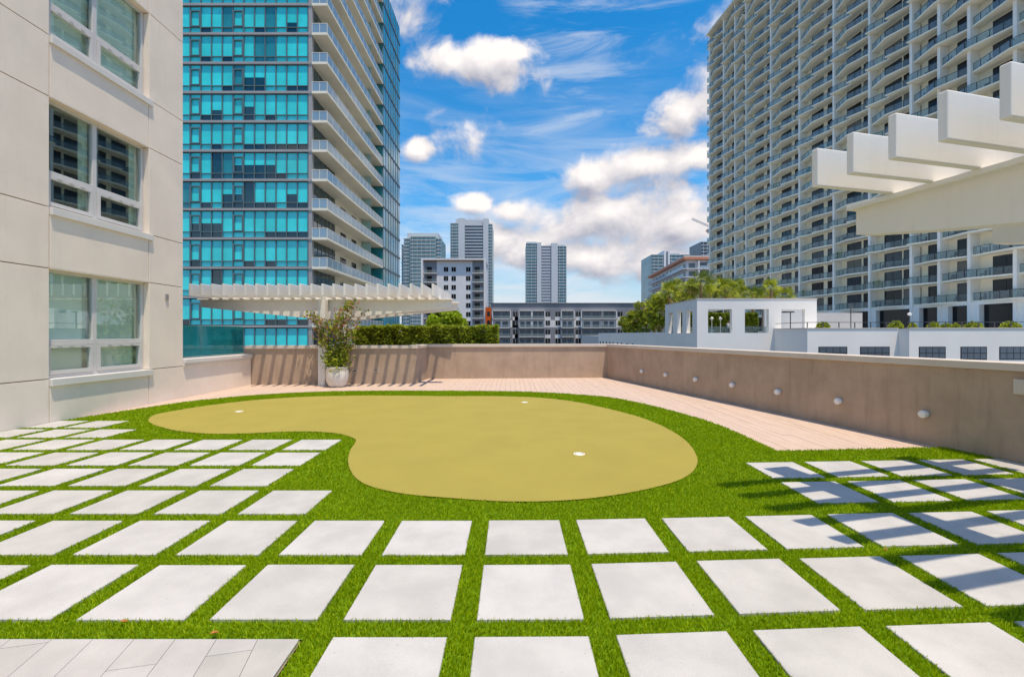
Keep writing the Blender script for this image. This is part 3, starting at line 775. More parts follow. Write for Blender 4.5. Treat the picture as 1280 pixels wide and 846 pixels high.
P, S = hedge_block(hx0, hx1, 17.7, 18.9, .55, 1.93, 15000, .09); leaves('foliage', 'hedge_leaf', P, .085, hd, shade=S)
m1 = MB(); m1.box(hx0+.2, hx1-.2, 17.98, 18.7, .5, 1.72); m1.build('stem', 'bark', hd)
m1 = MB(); m1.box(hx0-.1, hx1+.1, 17.6, 19.0, -.06, .56); m1.build('planter', 'taupe', hd)

def tree(name, label, c, zc, rx, rz_, n, size, mt='tree_leaf', zbase=-.05, trunk=.10, cat='tree'):
    t = thing(name, label, cat, (c[0], c[1], zbase)); m1 = MB(); br = []
    m1.tube([(c[0], c[1], zbase), (c[0]+.05, c[1], (zbase+zc)/2), (c[0], c[1], zc)], [trunk, trunk*.8, trunk*.5], 8)
    cl = []
    for q_ in range(26):
        a = random.uniform(0, 6.28); u = random.uniform(-.75, 1); r = math.sqrt(max(0, 1-u*u))*random.uniform(.55, .9)
        e = Vector((c[0]+rx*r*math.cos(a), c[1]+rx*r*math.sin(a), zc+rz_*u*.85)); cl.append((e, random.uniform(.24, .42)*rx))
        m1.tube([(c[0], c[1], zc-rz_*.6), tuple(e)], [trunk*.3, .008], 5)
    m1.build('trunk', 'bark', t)
    P = []; S = []
    for q_ in range(n):
        e, r = random.choice(cl); v = Vector((random.gauss(0, 1), random.gauss(0, 1), random.gauss(0, 1))).normalized()*r*random.uniform(.6, 1.05)
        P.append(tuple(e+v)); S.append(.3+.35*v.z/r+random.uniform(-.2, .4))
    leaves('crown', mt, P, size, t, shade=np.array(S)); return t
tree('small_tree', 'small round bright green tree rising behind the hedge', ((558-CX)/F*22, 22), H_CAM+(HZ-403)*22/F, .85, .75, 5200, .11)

# ================================================================== TEAL GLASS TOWER
TY, TX = 47.6, -21.25
tt = thing('glass_tower', 'tall teal glass apartment tower with long white balconies', 'building', (-32, 60, CITY))
FH = 3.103; Z0 = 8.67
KMIN, KMAX = -6, 15
def zk(k_): return Z0+FH*k_
ZTOP = zk(KMAX)
m1 = MB(); m1.box(-44, TX-.30, TY+.25, 78.2, CITY, ZTOP); m1.build('core', 'dark_frame', tt)
m1 = MB(); m1.box(TX-.42, TX, TY-.02, TY+.4, CITY, ZTOP); m1.build('corner_pier', 'spandrel', tt)
PWD = 1.141; NC = 17
def pane_mesh(nm, w_, h_, split, mats):
    m = MB(); 
    if split <= 0: m.box(0, w_, 0, .04, 0, h_)
    else:
        m.box(0, w_, 0, .04, h_*split, h_); m.cur = 1; m.box(0, w_, .01, .04, 0, h_*split)
    return m.mesh(nm, mats)
tall_h = FH-.34-.62; low_h = .50
PT = {c_: pane_mesh('pane', PWD-.09, tall_h, 0, c_) for c_ in ('pane_cyan', 'pane_teal', 'pane_dark')}
PTS = [pane_mesh('pane', PWD-.09, tall_h, s_, ['pane_cyan', 'pane_dark']) for s_ in (.25, .42, .55)]
PL = {c_: pane_mesh('pane', PWD-.09, low_h, 0, c_) for c_ in ('pane_cyan', 'pane_teal', 'pane_dark')}
rest = MB()
for k_ in range(KMIN, KMAX):
    z = zk(k_)
    m1 = MB(); m1.box(-44, TX+.02, TY-.09, TY+.3, z-.12, z+.12); m1.build('floor_band', 'spandrel', tt, bevel=0)
    mu = MB(); xr = TX-.42
    for c_ in range(NC+1):
        xx = xr-c_*PWD; mu.box(xx-.045, xx+.045, TY-.02, TY+.2, z+.17, z+FH-.17)
    zt_ = z+.17+low_h+.05; mu.box(xr-NC*PWD, xr, TY+.0, TY+.18, zt_-.04, zt_+.04)
    for c_ in (6, 9+1):        # opening lights with heavier frames
        xx = xr-(c_+1)*PWD+.05; w_ = PWD-.10; za, zb_ = zt_+.06, z+FH-.60
        for q_ in ((xx, xx+.11, za, zb_), (xx+w_-.11, xx+w_, za, zb_), (xx+.11, xx+w_-.11, za, za+.10), (xx+.11, xx+w_-.11, zb_-.12, zb_)): mu.box(q_[0], q_[1], TY-.05, TY+.16, q_[2], q_[3])
    mu.build('mullion_grid', 'mullion', tt)
    darkrun = random.sample(range(NC), 2)
    part_run = (random.randint(3, 8), random.randint(2, 4)) if random.random() < .4 else None
    for c_ in range(NC):
        x0 = xr-(c_+1)*PWD+.045
        r = random.random()
        if part_run and part_run[0] <= c_ < part_run[0]+part_run[1]: me = PTS[1]; ml = PL['pane_dark']
        elif c_ in darkrun and r < .55: me = PT['pane_dark'] if r < .3 else PTS[random.randint(0, 2)]; ml = PL['pane_dark']
        elif r > .95: me = PT['pane_teal']; ml = PL['pane_teal']
        else: me = PT['pane_cyan']; ml = PL['pane_dark' if random.random() < (.42 if c_ < 6 else .12) else 'pane_cyan']
        if -3 <= k_ <= 8 and c_ < 12:
            inst('pane', me, tt, (x0, TY+.10, zt_+.02)); inst('pane', ml, tt, (x0, TY+.10, z+.19))
        else: rest.box(x0, x0+PWD-.09, TY+.10, TY+.14, z+.19, z+FH-.19)
o = rest.build('upper_glazing', 'pane_cyan', tt, 'stuff')
# balcony side
BX, YE, YF = -19.6, 68.1, 78.3
m1 = MB(); m1.box(TX-.3, TX-.02, 53.9, 63.4, CITY, ZTOP); m1.build('side_wall', 'slab_white', tt)
slab = MB(); slab.prism([(0, 0), (TX-BX-0, 0), (TX-BX, YE-TY), (0, YE-TY)], -.22, 0)
bm_ = MB(); bm_.prism([(TX-.3, TY-.06), (BX, TY-.06), (BX, YE), (TX-.3, YE)], -.13, .13)
slab_me = bm_.mesh('balcony', 'slab_white', (TX, TY, 0))
rl = MB(); hr = 1.12
rl.cur = 0; rl.box(TX, BX-.04, TY-.03, TY-.015, .16, hr-.05); rl.box(BX-.03, BX-.015, TY-.03, YE-.1, .16, hr-.05)
rail_me = rl.mesh('glass_panel', 'rail_glass_blue', (TX, TY, 0))
rp = MB(); rp.box(TX, BX, TY-.05, TY-.005, hr-.05, hr); rp.box(BX-.05, BX-.005, TY-.005, YE-.06, hr-.05, hr)
for q_ in range(15): yy = TY-.03+q_*(YE-TY-.15)/14; rp.box(BX-.05, BX-.005, yy-.02, yy+.02, .12, hr-.05)
rp.box((TX+BX)/2-.02, (TX+BX)/2+.02, TY-.05, TY-.005, .12, hr-.05); rp.box(TX+.01, TX+.05, TY-.05, TY-.005, .12, hr-.05)
post_me = rp.mesh('railing', 'slab_white', (TX, TY, 0))
def simple(nm, mt, *bx):
    m = MB()
    for b in bx: m.box(*b)
    return m.mesh(nm, mt, (TX, TY, 0))
gz = MB(); gz.box(TX-.25, TX-.06, TY+.4, 53.88, .13, FH-.13); gz_me = gz.mesh('side_window', 'pane_dark', (TX, TY, 0))
gm = MB()
for q_ in range(7): yy = TY+.45+q_*1.03; gm.box(TX-.1, TX-.03, yy-.04, yy+.04, .13, FH-.13)
gm.box(TX-.1, TX-.035, TY+.4, 53.88, FH-.8, FH-.72); gm_me = gm.mesh('mullion_grid', 'mullion', (TX, TY, 0))
w1 = simple('side_window', 'dark_glass', (TX-.05, TX+.01, 55.5, 57.3, .2, 2.5)); w2 = simple('side_window', 'dark_glass', (TX-.05, TX+.01, 59.4, 61.1, .2, 2.5))
dv_me = simple('balcony_divider', 'frosted', (TX, BX-.35, 63.3, 63.36, .13, 2.75))
rc_me = simple('side_window', 'pane_dark', (TX-.2, TX-.05, 63.42, 67.9, .13, FH-.13))
for k_ in range(-4, KMAX):
    L_ = (TX, TY, zk(k_))
    b = inst('balcony', slab_me, tt, L_); r_ = inst('railing', post_me, b, L_); inst('glass_panel', rail_me, b, L_)
    inst('side_window', gz_me, tt, L_); inst('mullion_grid', gm_me, tt, L_); inst('side_window', w1, tt, L_); inst('side_window', w2, tt, L_); inst('side_window', rc_me, tt, L_); inst('balcony_divider', dv_me, tt, L_)
m1 = MB(); m1.box(TX-.3, BX-.12, YE+.02, YF, CITY, ZTOP); m1.build('bay_core', 'dark_frame', tt)
bayg = MB(); bayf = MB()
for k_ in range(KMIN, KMAX):
    z = zk(k_); bayf.box(TX-.35, BX+.06, YE-.06, YF+.05, z-.14, z+.14)
    for c_ in range(7):
        y0 = YE+.08+c_*1.45
        bayg.cur = 0 if random.random() < .75 else 1
        bayg.box(BX-.11, BX-.02, y0+.05, y0+1.38, z+.16, z+FH-.16)
        bayf.box(BX-.11, BX+.03, y0-.04, y0+.04, z+.14, z+FH-.14)
    bayg.cur = 1; bayg.box(TX-.2, BX-.1, YE-.02, YE+.01, z+.16, z+FH-.16)
bayg.build('bay_glazing', ['pane_blue', 'pane_teal'], tt, 'stuff'); bayf.build('bay_frame', 'mullion', tt, 'stuff')

# ================================================================== RIGHT BALCONY TOWER (local axes: x along the facade towards us, -y outward)
A = Vector((55.8, 123.5)); dT = Vector((6.1, -69.5)).normalized(); thT = math.atan2(dT.y, dT.x)
bt = thing('balcony_tower', 'huge cream apartment tower with rows of zigzag glass balconies', 'building', (A.x, A.y, CITY), rz=thT)
LZ = -CITY                                            # local z of world 0
CUTY = [123.5, 116.7, 111.6, 107.2, 98.2, 89.6, 81.1, 73.8, 66.8, 62.8, 59, 54, 49, 44]
CS = [(123.5-y)/abs(dT.y) for y in CUTY]; SL = CS[-1]
FB, FHt, NF = 5.9, 3.0, 26
m1 = MB(); m1.box(0, SL, 0, 16, 0, LZ+FB+NF*FHt+1.0); m1.build('wall', 'tower_cream', bt)
m1 = MB(); m1.box(1.0, 5, 3, 10, LZ+FB+NF*FHt+.9, LZ+FB+NF*FHt+5); m1.box(14, 26, 3, 12, LZ+FB+NF*FHt+.9, LZ+FB+NF*FHt+4.5); m1.build('roof_house', 'tower_cream', bt)
for s_ in CS:
    m1 = MB(); m1.box(s_-.2, s_+.2, -1.45, -.003, LZ+FB-3.8, LZ+FB+NF*FHt+.8); m1.build('pier', 'tower_white', bt)
slabs, rails, doors = {}, {}, {}
def bay_edges(w_, typ):
    dn_, df_ = (1.1, 2.15) if typ else (2.15, 1.1)      # depth at far end / near end
    if w_ > 6.5:
        h = w_/2
        return [(0, df_), (h-.01, dn_), (h+.01, df_), (w_, dn_)] if typ else [(0, df_), (h, dn_), (w_, df_)]
    return [(0, df_), (w_, dn_)]
for b_ in range(len(CS)-1):
    w_ = CS[b_+1]-CS[b_]
    for typ in (0, 1):
        e = bay_edges(w_, typ)
        m = MB(); m.prism([(0, 0)]+[(p, -q_) for p, q_ in e]+[(w_, 0)], -.11, .11); slabs[b_, typ] = m.mesh('balcony', 'tower_cream')
        m = MB(); m.cur = 0
        for (p, q_), (p2, q2) in zip(e, e[1:]):
            if p2-p < .1: continue
            n_ = max(2, int((p2-p)/1.15)); u = Vector((p2-p, -(q2-q_), 0)); Lq = u.length; u /= Lq; nn = Vector((-u.y, u.x, 0))
            m.cur = 0; m.extr([(.03, .16), (Lq-.03, .16), (Lq-.03, 1.06), (.03, 1.06)], Vector((p, -q_+.06, 0)), u, (0, 0, 1), nn, .012)
            m.cur = 1; m.extr([(0, 1.06), (Lq, 1.06), (Lq, 1.11), (0, 1.11)], Vector((p, -q_+.04, 0)), u, (0, 0, 1), nn, .05)
            for i in range(n_+1):
                t = min(max(i*Lq/n_, .03), Lq-.03); m.extr([(t-.028, .11), (t+.028, .11), (t+.028, 1.06), (t-.028, 1.06)], Vector((p, -q_+.04, 0)), u, (0, 0, 1), nn, .05)
        m.cur = 1
        for pe, qe in (e[0], e[-1]): m.box(max(pe-.03, 0), pe+.03, -qe+.05, -1.45, 1.06, 1.11)
        rails[b_, typ] = m.mesh('railing', ['rail_glass', 'dark_frame'])
    spots = [(.20*w_, .20*w_+2.8), (.66*w_, .66*w_+2.6)] if w_ > 6.5 else [(.34*w_, .34*w_+min(2.8, .6*w_))]
    doors[b_] = []
    for a, b in spots:
        m = MB(); m.cur = 0; m.box(a, b, -.035, .02, .11, 2.62); m.cur = 1
        m.box(a-.05, a, -.06, .02, .11, 2.67); m.box(b, b+.05, -.06, .02, .11, 2.67); m.box(a, b, -.06, .02, 2.62, 2.67); m.box((a+b)/2-.035, (a+b)/2+.035, -.055, .0, .11, 2.62)
        doors[b_].append([m.mesh('balcony_door', [g1, 'dark_frame']) for g1 in ('dark_glass', 'dark_glass', 'dark_glass', 'door_blue', 'door_blue', 'door_blind')])
def linst(name, me, parent, loc):
    o = bpy.data.objects.new(name, me); col.objects.link(o); o.parent = parent; o.location = loc; return o
cand = []
for f_ in range(NF):
    for b_ in range(len(CS)-1):
        ym = (CUTY[b_]+CUTY[b_+1])/2; z = FB+f_*FHt
        ytop = HZ-(z-H_CAM)*F/(ym*.97)
        vis = ytop > -25 and (640+F*(58/ym)) < 1420
        cand.append((not vis, -1/ym, f_, b_))
cand.sort(); extra = MB(); extra_r = MB(); extra_d = MB(); ndoor = 0
def merge(ex, me_, x0, z):
    o_ = len(ex.v); ex.v += [(v.co.x+x0, v.co.y, v.co.z+z) for v in me_.vertices]
    for p in me_.polygons: ex.f.append(tuple(o_+q_ for q_ in p.vertices)); ex.mi.append(p.material_index)
for i, (nv_, _, f_, b_) in enumerate(cand):
    z = LZ+FB+f_*FHt; typ = (f_+b_) % 2 if CS[b_+1]-CS[b_] <= 6.5 else f_ % 2
    if i < 298:
        s_ = linst('balcony', slabs[b_, typ], bt, (CS[b_], 0, z)); linst('railing', rails[b_, typ], s_, (0, 0, 0))
    else: merge(extra, slabs[b_, typ], CS[b_], z); merge(extra_r, rails[b_, typ], CS[b_], z)
    for me_ in doors[b_]:
        me_ = random.choice(me_); ndoor += 1
        if ndoor <= 298: linst('balcony_door', me_, bt, (CS[b_], 0, z))
        else: merge(extra_d, me_, CS[b_], z)
fm_ = MB(); fm_.box(0, .55, -.5, 0, .45, .52); fm_.box(0, .55, -.06, 0, .52, 1.0)
for q_ in ((0, 0), (.5, 0), (0, -.45), (.5, -.45)): fm_.box(q_[0], q_[0]+.05, q_[1]-.05, q_[1], .11, .45)
chair_me = fm_.mesh('balcony_chair', 'dark_frame')
nch = 0
for (nv_, _, f_, b_) in cand[:230]:
    if random.random() < .45 and CUTY[b_] < 100:
        o = linst('balcony_chair', chair_me, bt, (CS[b_]+random.uniform(.5, 1.3), -random.uniform(.15, .5), LZ+FB+f_*FHt)); o.rotation_euler = (0, 0, random.uniform(-.7, .7))
    elif random.random() < .12 and CUTY[b_] < 100:
        lx, lz = CS[b_]+random.uniform(.6, 2.4), LZ+FB+f_*FHt
        leaves('balcony_plant', 'tree_leaf', [(lx+random.gauss(0, .3), -.9+random.gauss(0, .12), lz+.75+random.gauss(0, .28)) for _i in range(60)], .26, bt)
for ex, nm, mm in ((extra, 'upper_balconies', 'tower_cream'), (extra_r, 'upper_railings', ['rail_glass', 'dark_frame']), (extra_d, 'upper_doors', ['dark_glass', 'dark_frame'])):
    if ex.v: link(nm, ex.mesh(nm, mm), bt, 'stuff')
# roof slab and parapet
m1 = MB(); m1.prism([(-.5, 1), (-.5, -2.3), (SL, -2.3), (SL, 1)], LZ+FB+NF*FHt-.1, LZ+FB+NF*FHt+.15); m1.build('roof_slab', 'tower_cream', bt)
m1 = MB(); m1.box(0, SL, -1.6, -1.5, LZ+FB+NF*FHt+.15, LZ+FB+NF*FHt+1.25); m1.build('roof_railing', 'rail_glass', bt)
# corner balconies on the far end
for f_ in range(0, NF):
    m1 = MB(); m1.box(-1.7, -.2, -1.2, 5, LZ+FB+f_*FHt-.11, LZ+FB+f_*FHt+.11); b = m1.build('corner_balcony', 'tower_cream', bt)
    m1 = MB(); m1.box(-1.68, -1.64, -1.2, 5, LZ+FB+f_*FHt+.11, LZ+FB+f_*FHt+1.1); m1.box(-1.64, -.2, -1.2, -1.16, LZ+FB+f_*FHt+.11, LZ+FB+f_*FHt+1.1); m1.build('railing', 'rail_glass', b)
# lobby glazing between the piers
for b_ in range(len(CS)-1):
    m1 = MB(); m1.box(CS[b_]+1.1, CS[b_+1]-.25, -.6, -.1, LZ+2.0, LZ+FB-.45); m1.build('lobby_glass', 'dark_glass', bt)
    m1 = MB(); m1.box(CS[b_]-.2, CS[b_]+1.1, -1.3, -.02, LZ+1.5, LZ+FB-.12); m1.build('lobby_pier', 'tower_white', bt)
m1 = MB(); m1.box(0, SL, -1.35, -.05, LZ+FB-.45, LZ+FB-.11); m1.build('lobby_soffit', 'tower_white', bt)

# ================================================================== WHITE PODIUM (garden terrace with square openings)
pod = thing('podium_building', 'white podium terrace wall with square openings below the palms', 'building', (25, 50, CITY))
FY, SX, PT_ = 46.0, 19.0, 5.2
ZA, ZBt = 1.76, 4.2
OP = [((a-CX)/F*FY, (b-CX)/F*FY) for a, b in ((885, 915), (931, 961), (976.5, 1006))]
xe = (1021-CX)/F*FY
m1 = MB(); xs = [SX]+[v for o_ in OP for v in o_]+[xe]
m1.box(SX, xe, FY, FY+.45, CITY, ZA); m1.box(SX, xe, FY, FY+.45, ZBt, PT_)
for a, b in zip(xs[0::2], xs[1::2]): m1.box(a, b, FY, FY+.45, ZA, ZBt)
m1.build('front_wall', 'podium', pod)
OPY = [(52.9, 54.4), (50.0, 51.6), (47.2, 48.9)]
m1 = MB(); m1.box(SX, SX+.45, FY+.452, 55.6, CITY, ZA); m1.box(SX, SX+.45, FY+.452, 55.6, ZBt, PT_)
ys = [FY+.452, 47.2, 48.9, 50.0, 51.6, 52.9, 54.4, 55.6]
for a, b in zip(ys[0::2], ys[1::2]): m1.box(SX, SX+.45, a, b, ZA, ZBt)
m1.build('side_wall', 'podium', pod)
m1 = MB(); m1.box(SX-.04, xe+.04, FY-.04, FY+.5, PT_, PT_+.10); m1.box(SX-.04, SX+.5, FY+.502, 55.65, PT_, PT_+.10); m1.build('coping', 'coping', pod)
m1 = MB(); m1.box(SX+.46, 56, FY+.46, 125, CITY, 1.30); m1.build('deck', 'podium_grey', pod)
m1 = MB(); m1.box(SX, SX+.4, 55.62, 98.5, CITY, 1.88); m1.build('garden_wall', 'podium', pod)
for x_ in (750.5, 754, 758, 762.5, 766.5, 772, 777, 784, 791):
    Yv = SX*F/(x_-CX); m1 = MB(); m1.box(SX-.03, SX+.02, Yv-.45, Yv+.45, -.45, .15); m1.build('vent', 'dark_frame', pod)
# opening trims: glass rails inside
for a, b in OP[:2]:
    m1 = MB(); m1.box(a-.3, b+.3, FY+1.0, FY+1.02, 1.3, 2.45); m1.build('glass_rail', 'rail_glass', pod)
m1 = MB(); m1.box(SX+.9, SX+.92, FY+1, 55, 1.3, 2.45); m1.build('glass_rail', 'rail_glass', pod)
# pergola grid and back wall seen through the openings
m1 = MB(); m1.box(29.3, 34.8, 52, 52.3, 1.29, 5.0); m1.build('inner_wall', 'podium_grey', pod)
m1 = MB()
for q_ in range(7): m1.box(20.2+q_*.6, 20.3+q_*.6, FY+.6, 55, 4.35, 4.6)
m1.build('pergola_slats', 'podium', pod)
hg = thing('hedge', 'dark green courtyard hedge seen through the white podium openings', 'hedge', (22.5, 54, 1.3))
P, S = hedge_block(19.8, 29.2, 53.2, 54.6, 1.35, 4.1, 7000, .2); leaves('foliage', 'hedge_leaf', P, .24, hg, shade=S*.5)
m1 = MB(); m1.box(20.1, 28.9, 53.6, 54.4, 1.29, 3.8); m1.build('stem', 'bark', hg)
for (gx, gz_, lb) in ((889.8, 398, 'round white globe lamp left of the palm trunk in the podium opening'), (900.6, 398, 'round white globe lamp right of the palm trunk in the podium opening')):
    X0, Y0, Zg = atY(gx, gz_, 49.5); l = thing('globe_lamp', lb, 'lamp', (X0, Y0, 1.3), 'globe lamps in the podium courtyard')
    m1 = MB(); m1.tube([(X0, Y0, 1.28), (X0, Y0, Zg-.1)], .03, 6); m1.build('pole', 'lamp_white', l)
    m1 = MB(); m1.lathe([(.02, -.17)]+[(.17*math.cos(t), .17*math.sin(t)) for t in np.linspace(-1.3, 1.3, 9)]+[(.02, .17)], (X0, Y0, Zg), 14); m1.build('globe', 'lamp_white', l, smooth=True)
for (xx, yy, lb) in ((24.6, 49.2, 'grey lounge sofa behind the middle podium opening'), (21.9, 50.2, 'grey lounge sofa behind the podium opening with the globe lamps')):
    sf = thing('lounge_sofa', lb, 'sofa', (xx, yy, 1.3), 'sofas in the podium courtyard')
    m1 = MB(); m1.box(xx-.9, xx+.9, yy-.4, yy+.4, 1.29, 1.70); m1.build('seat', 'sofa', sf); m1 = MB(); m1.box(xx-.9, xx+.9, yy+.25, yy+.45, 1.70, 2.15); m1.build('backrest', 'sofa', sf)
    for s_ in (-1, 1): m1 = MB(); m1.box(xx+s_*.9-.1, xx+s_*.9+.1, yy-.4, yy+.3, 1.29, 1.95); m1.build('armrest', 'sofa', sf)
X0, Y0, Zg = atY(988, 390, 48.2); um = thing('patio_heater', 'dark flat-topped patio shade on a post behind the podium opening', 'patio shade', (X0, Y0, 1.3))
m1 = MB(); m1.tube([(X0, Y0, 1.28), (X0, Y0, Zg)], .05, 8); m1.build('post', 'umbrella', um); m1 = MB(); m1.box(X0-.75, X0+.25, Y0-.3, Y0+.3, Zg-.07, Zg+.07); m1.build('top', 'umbrella', um)

# person in the courtyard: a walking figure
def person():
    X0, Y0, _ = atY(910.5, 408, 48.0); b = 1.30
    J = [('pel', (0, 0, .93), .13), ('spi', (0, .02, 1.18), .125), ('che', (0, .03, 1.38), .135), ('nek', (0, .01, 1.50), .055), ('hea', (0, -.03, 1.60), .085), ('top', (0, -.03, 1.72), .075),
         ('shL', (-.18, .02, 1.42), .06), ('elL', (-.27, .03, 1.15), .042), ('wrL', (-.22, -.16, .98), .03), ('haL', (-.20, -.24, .95), .036),
         ('shR', (.18, .02, 1.42), .06), ('elR', (.27, .08, 1.16), .042), ('wrR', (.27, .0, .93), .03), ('haR', (.27, -.04, .84), .036),
         ('hiL', (-.10, 0, .88), .09), ('knL', (-.12, -.14, .50), .062), ('anL', (-.12, -.02, .09), .042), ('toL', (-.12, -.18, .035), .035),
         ('hiR', (.10, 0, .88), .09), ('knR', (.13, .05, .48), .062), ('anR', (.15, .22, .10), .042), ('toR', (.16, .10, .035), .035)]
    E = 'pel-spi spi-che che-nek nek-hea hea-top che-shL shL-elL elL-wrL wrL-haL che-shR shR-elR elR-wrR wrR-haR pel-hiL hiL-knL knL-anL anL-toL pel-hiR hiR-knR knR-anR anR-toR'.split()
    ix = {j[0]: i for i, j in enumerate(J)}
    me = bpy.data.meshes.new('person'); me.from_pydata([j[1] for j in J], [tuple(ix[q_] for q_ in e.split('-')) for e in E], [])
    o = bpy.data.objects.new('person', me); col.objects.link(o)
    sk = o.modifiers.new('skin', 'SKIN'); 
    for i, j in enumerate(J): me.skin_vertices[0].data[i].radius = (j[2], j[2])
    me.skin_vertices[0].data[0].use_root = True
    sb = o.modifiers.new('sub', 'SUBSURF'); sb.levels = 2; sb.render_levels = 2
    dg = bpy.context.evaluated_depsgraph_get(); dg.update(); nm = bpy.data.meshes.new_from_object(o.evaluated_get(dg))
    bpy.data.objects.remove(o)
    for q_ in ('skin', 'pale_shirt', 'navy', 'hair'): nm.materials.append(MATS[q_])
    for p in nm.polygons:
        z, x_ = p.center.z, abs(p.center.x)
        p.material_index = 0 if z > 1.49 else (2 if (z < .95 and x_ < .21) or z < .8 else (0 if x_ > .2 and z < 1.1 else 1)); p.use_smooth = True
        if z > 1.62 and p.center.y > -.09 or z > 1.70: p.material_index = 3
        if z < .06: p.material_index = 3
    o = bpy.data.objects.new('person', nm); col.objects.link(o); o.location = (X0, Y0, b-.005); o.rotation_euler = (0, 0, R(35))
    tag(o, 'person in dark trousers and pale blue top walking behind the podium opening', 'person'); OFF[o] = (X0, Y0, b)
person()

# stepped white wall to the right of the openings
wy1, wy2 = 40.8, 39.7; xs1, xs2 = 26.9, 35.2
dw = thing('deck_wall', 'white retaining wall with a row of paned windows under the railing', 'wall', (43, 42, CITY))
m1 = MB(); m1.box(xs1, xs2, wy1, FY-.01, CITY, 2.12); m1.box(xs2, 64, wy2, FY-.01, CITY, 2.12); m1.box(31.5, 64, FY-.009, 60, CITY, 2.0); m1.build('wall', 'podium', dw)
m1 = MB(); m1.box(xs1-.05, xs2-.06, wy1-.05, wy1+.4, 2.12, 2.20); m1.box(xs2-.05, 64, wy2-.05, wy2+.4, 2.12, 2.20); m1.box(xs1-.05, xs1+.35, wy1+.402, FY-.02, 2.12, 2.20); m1.build('coping', 'coping', dw)
for (a, b, Yw) in ((1023, 1059, wy1), (1075, 1112, wy1), (1148.5, 1182, wy2), (1200.5, 1233.5, wy2), (1249, 1284, wy2)):
    x0, x1 = (a-CX)/F*Yw, (b-CX)/F*Yw; zt = H_CAM-(433.2-HZ)*Yw/F; zb = zt-1.15
    m1 = MB(); m1.box(x0, x1, Yw-.02, Yw+.03, zb, zt); wn = m1.build('window', 'dark_frame', dw)
    for i in range(4):
        for j in range(2):
            pw_ = (x1-x0-.1)/4; ph = (zt-zb-.1)/2
            m1 = MB(); m1.box(x0+.05+i*pw_+.03, x0+.05+(i+1)*pw_-.03, Yw-.03, Yw-.021, zb+.05+j*ph+.03, zb+.05+(j+1)*ph-.03); m1.build('pane', 'far_dark', wn)
rl_ = thing('railing', 'thin dark metal railing along the top of the white retaining wall', 'railing', (45, 40, 2.2))
m1 = MB(); xa = xs1+.1; Yr = wy1+.2
m1.box(xs1+.1, xs2, Yr-.02, Yr+.02, 2.68, 2.73); m1.box(xs2, 63, wy2+.18, wy2+.22, 2.68, 2.73); m1.box(xs1+.08, xs1+.12, Yr+.02, FY-.1, 2.68, 2.73); m1.build('rail', 'steel', rl_)
for q_ in range(26):
    xx = xs1+.12+q_*1.45; yy = Yr if xx < xs2 else wy2+.2
    if xx > 63: break
    m1 = MB(); m1.box(xx-.03, xx+.03, yy-.03, yy+.03, 2.19, 2.72); m1.build('post', 'steel', rl_)
# grey garden wall and street lamps on the deck
X0 = (1021-CX)/F*58; X1 = (1078-CX)/F*58
m1 = MB(); m1.box(X0, X1, 58, 58.4, 1.9, H_CAM+(HZ-391)*58/F); o = m1.build('garden_wall', 'grey_wall', None); tag(o, 'plain grey garden wall at the foot of the balcony tower', 'wall')
for (x_, yt, Yl, lb, hd_) in ((1063.5, 385, 45, 'thin dark lamp post beside the grey garden wall', 0), (1137, 393, 44, 'short lamp post with a white head among the deck shrubs', 1)):
    Xl, _, zt = atY(x_, yt, Yl); l = thing('lamp_post', lb, 'lamp post', (Xl, Yl, 2.0))
    m1 = MB(); m1.tube([(Xl, Yl, 1.98), (Xl, Yl, zt)], .045, 8); m1.build('pole', 'steel', l)
    m1 = MB(); m1.lathe([(.05, -.1), (.16, -.05), (.16, .12), (.05, .18)], (Xl, Yl, zt), 10); m1.build('lamp_head', 'lamp_white' if hd_ else 'steel', l)
for (a, b, yt, lb) in ((1021, 1036, 402, 'clipped yellow-green shrub beside the white podium end'), (1112, 1127, 400, 'yellow-green shrub by the tall lobby window on the deck'), (1137, 1145, 403, 'small yellow shrub next to the white-headed lamp post'), (1161, 1173, 401, 'lime shrub in front of a lobby pier'),
                       (1177, 1188, 404, 'pale low shrub between lobby piers'), (1190, 1199, 404, 'low pale yellow shrub before the lobby glass'), (1207, 1227, 401.5, 'broad green shrub before the lobby glass'), (1251, 1275, 401, 'wide green shrub beside the blue lobby glass')):
    Ys = 42.5; X0, X1 = (a-CX)/F*Ys, (b-CX)/F*Ys; zt = H_CAM+(HZ-yt)*Ys/F
    t = thing('shrub', lb, 'shrub', ((X0+X1)/2, Ys, 2.0), 'shrubs along the white deck'); P = []; cx_, rr = (X0+X1)/2, (X1-X0)/2
    for q_ in range(420):
        v = rng.normal(size=3); v /= np.linalg.norm(v); v *= rng.uniform(.55, 1.05); P.append((cx_+v[0]*rr, Ys+v[1]*min(rr, .6), 2.15+abs(v[2])*(zt-2.2)))
    leaves('foliage', 'shrub_leaf', P, .16, t); m1 = MB(); m1.tube([(cx_, Ys, 1.98), (cx_, Ys, 2.4)], .06, 6); m1.build('stem', 'bark', t)

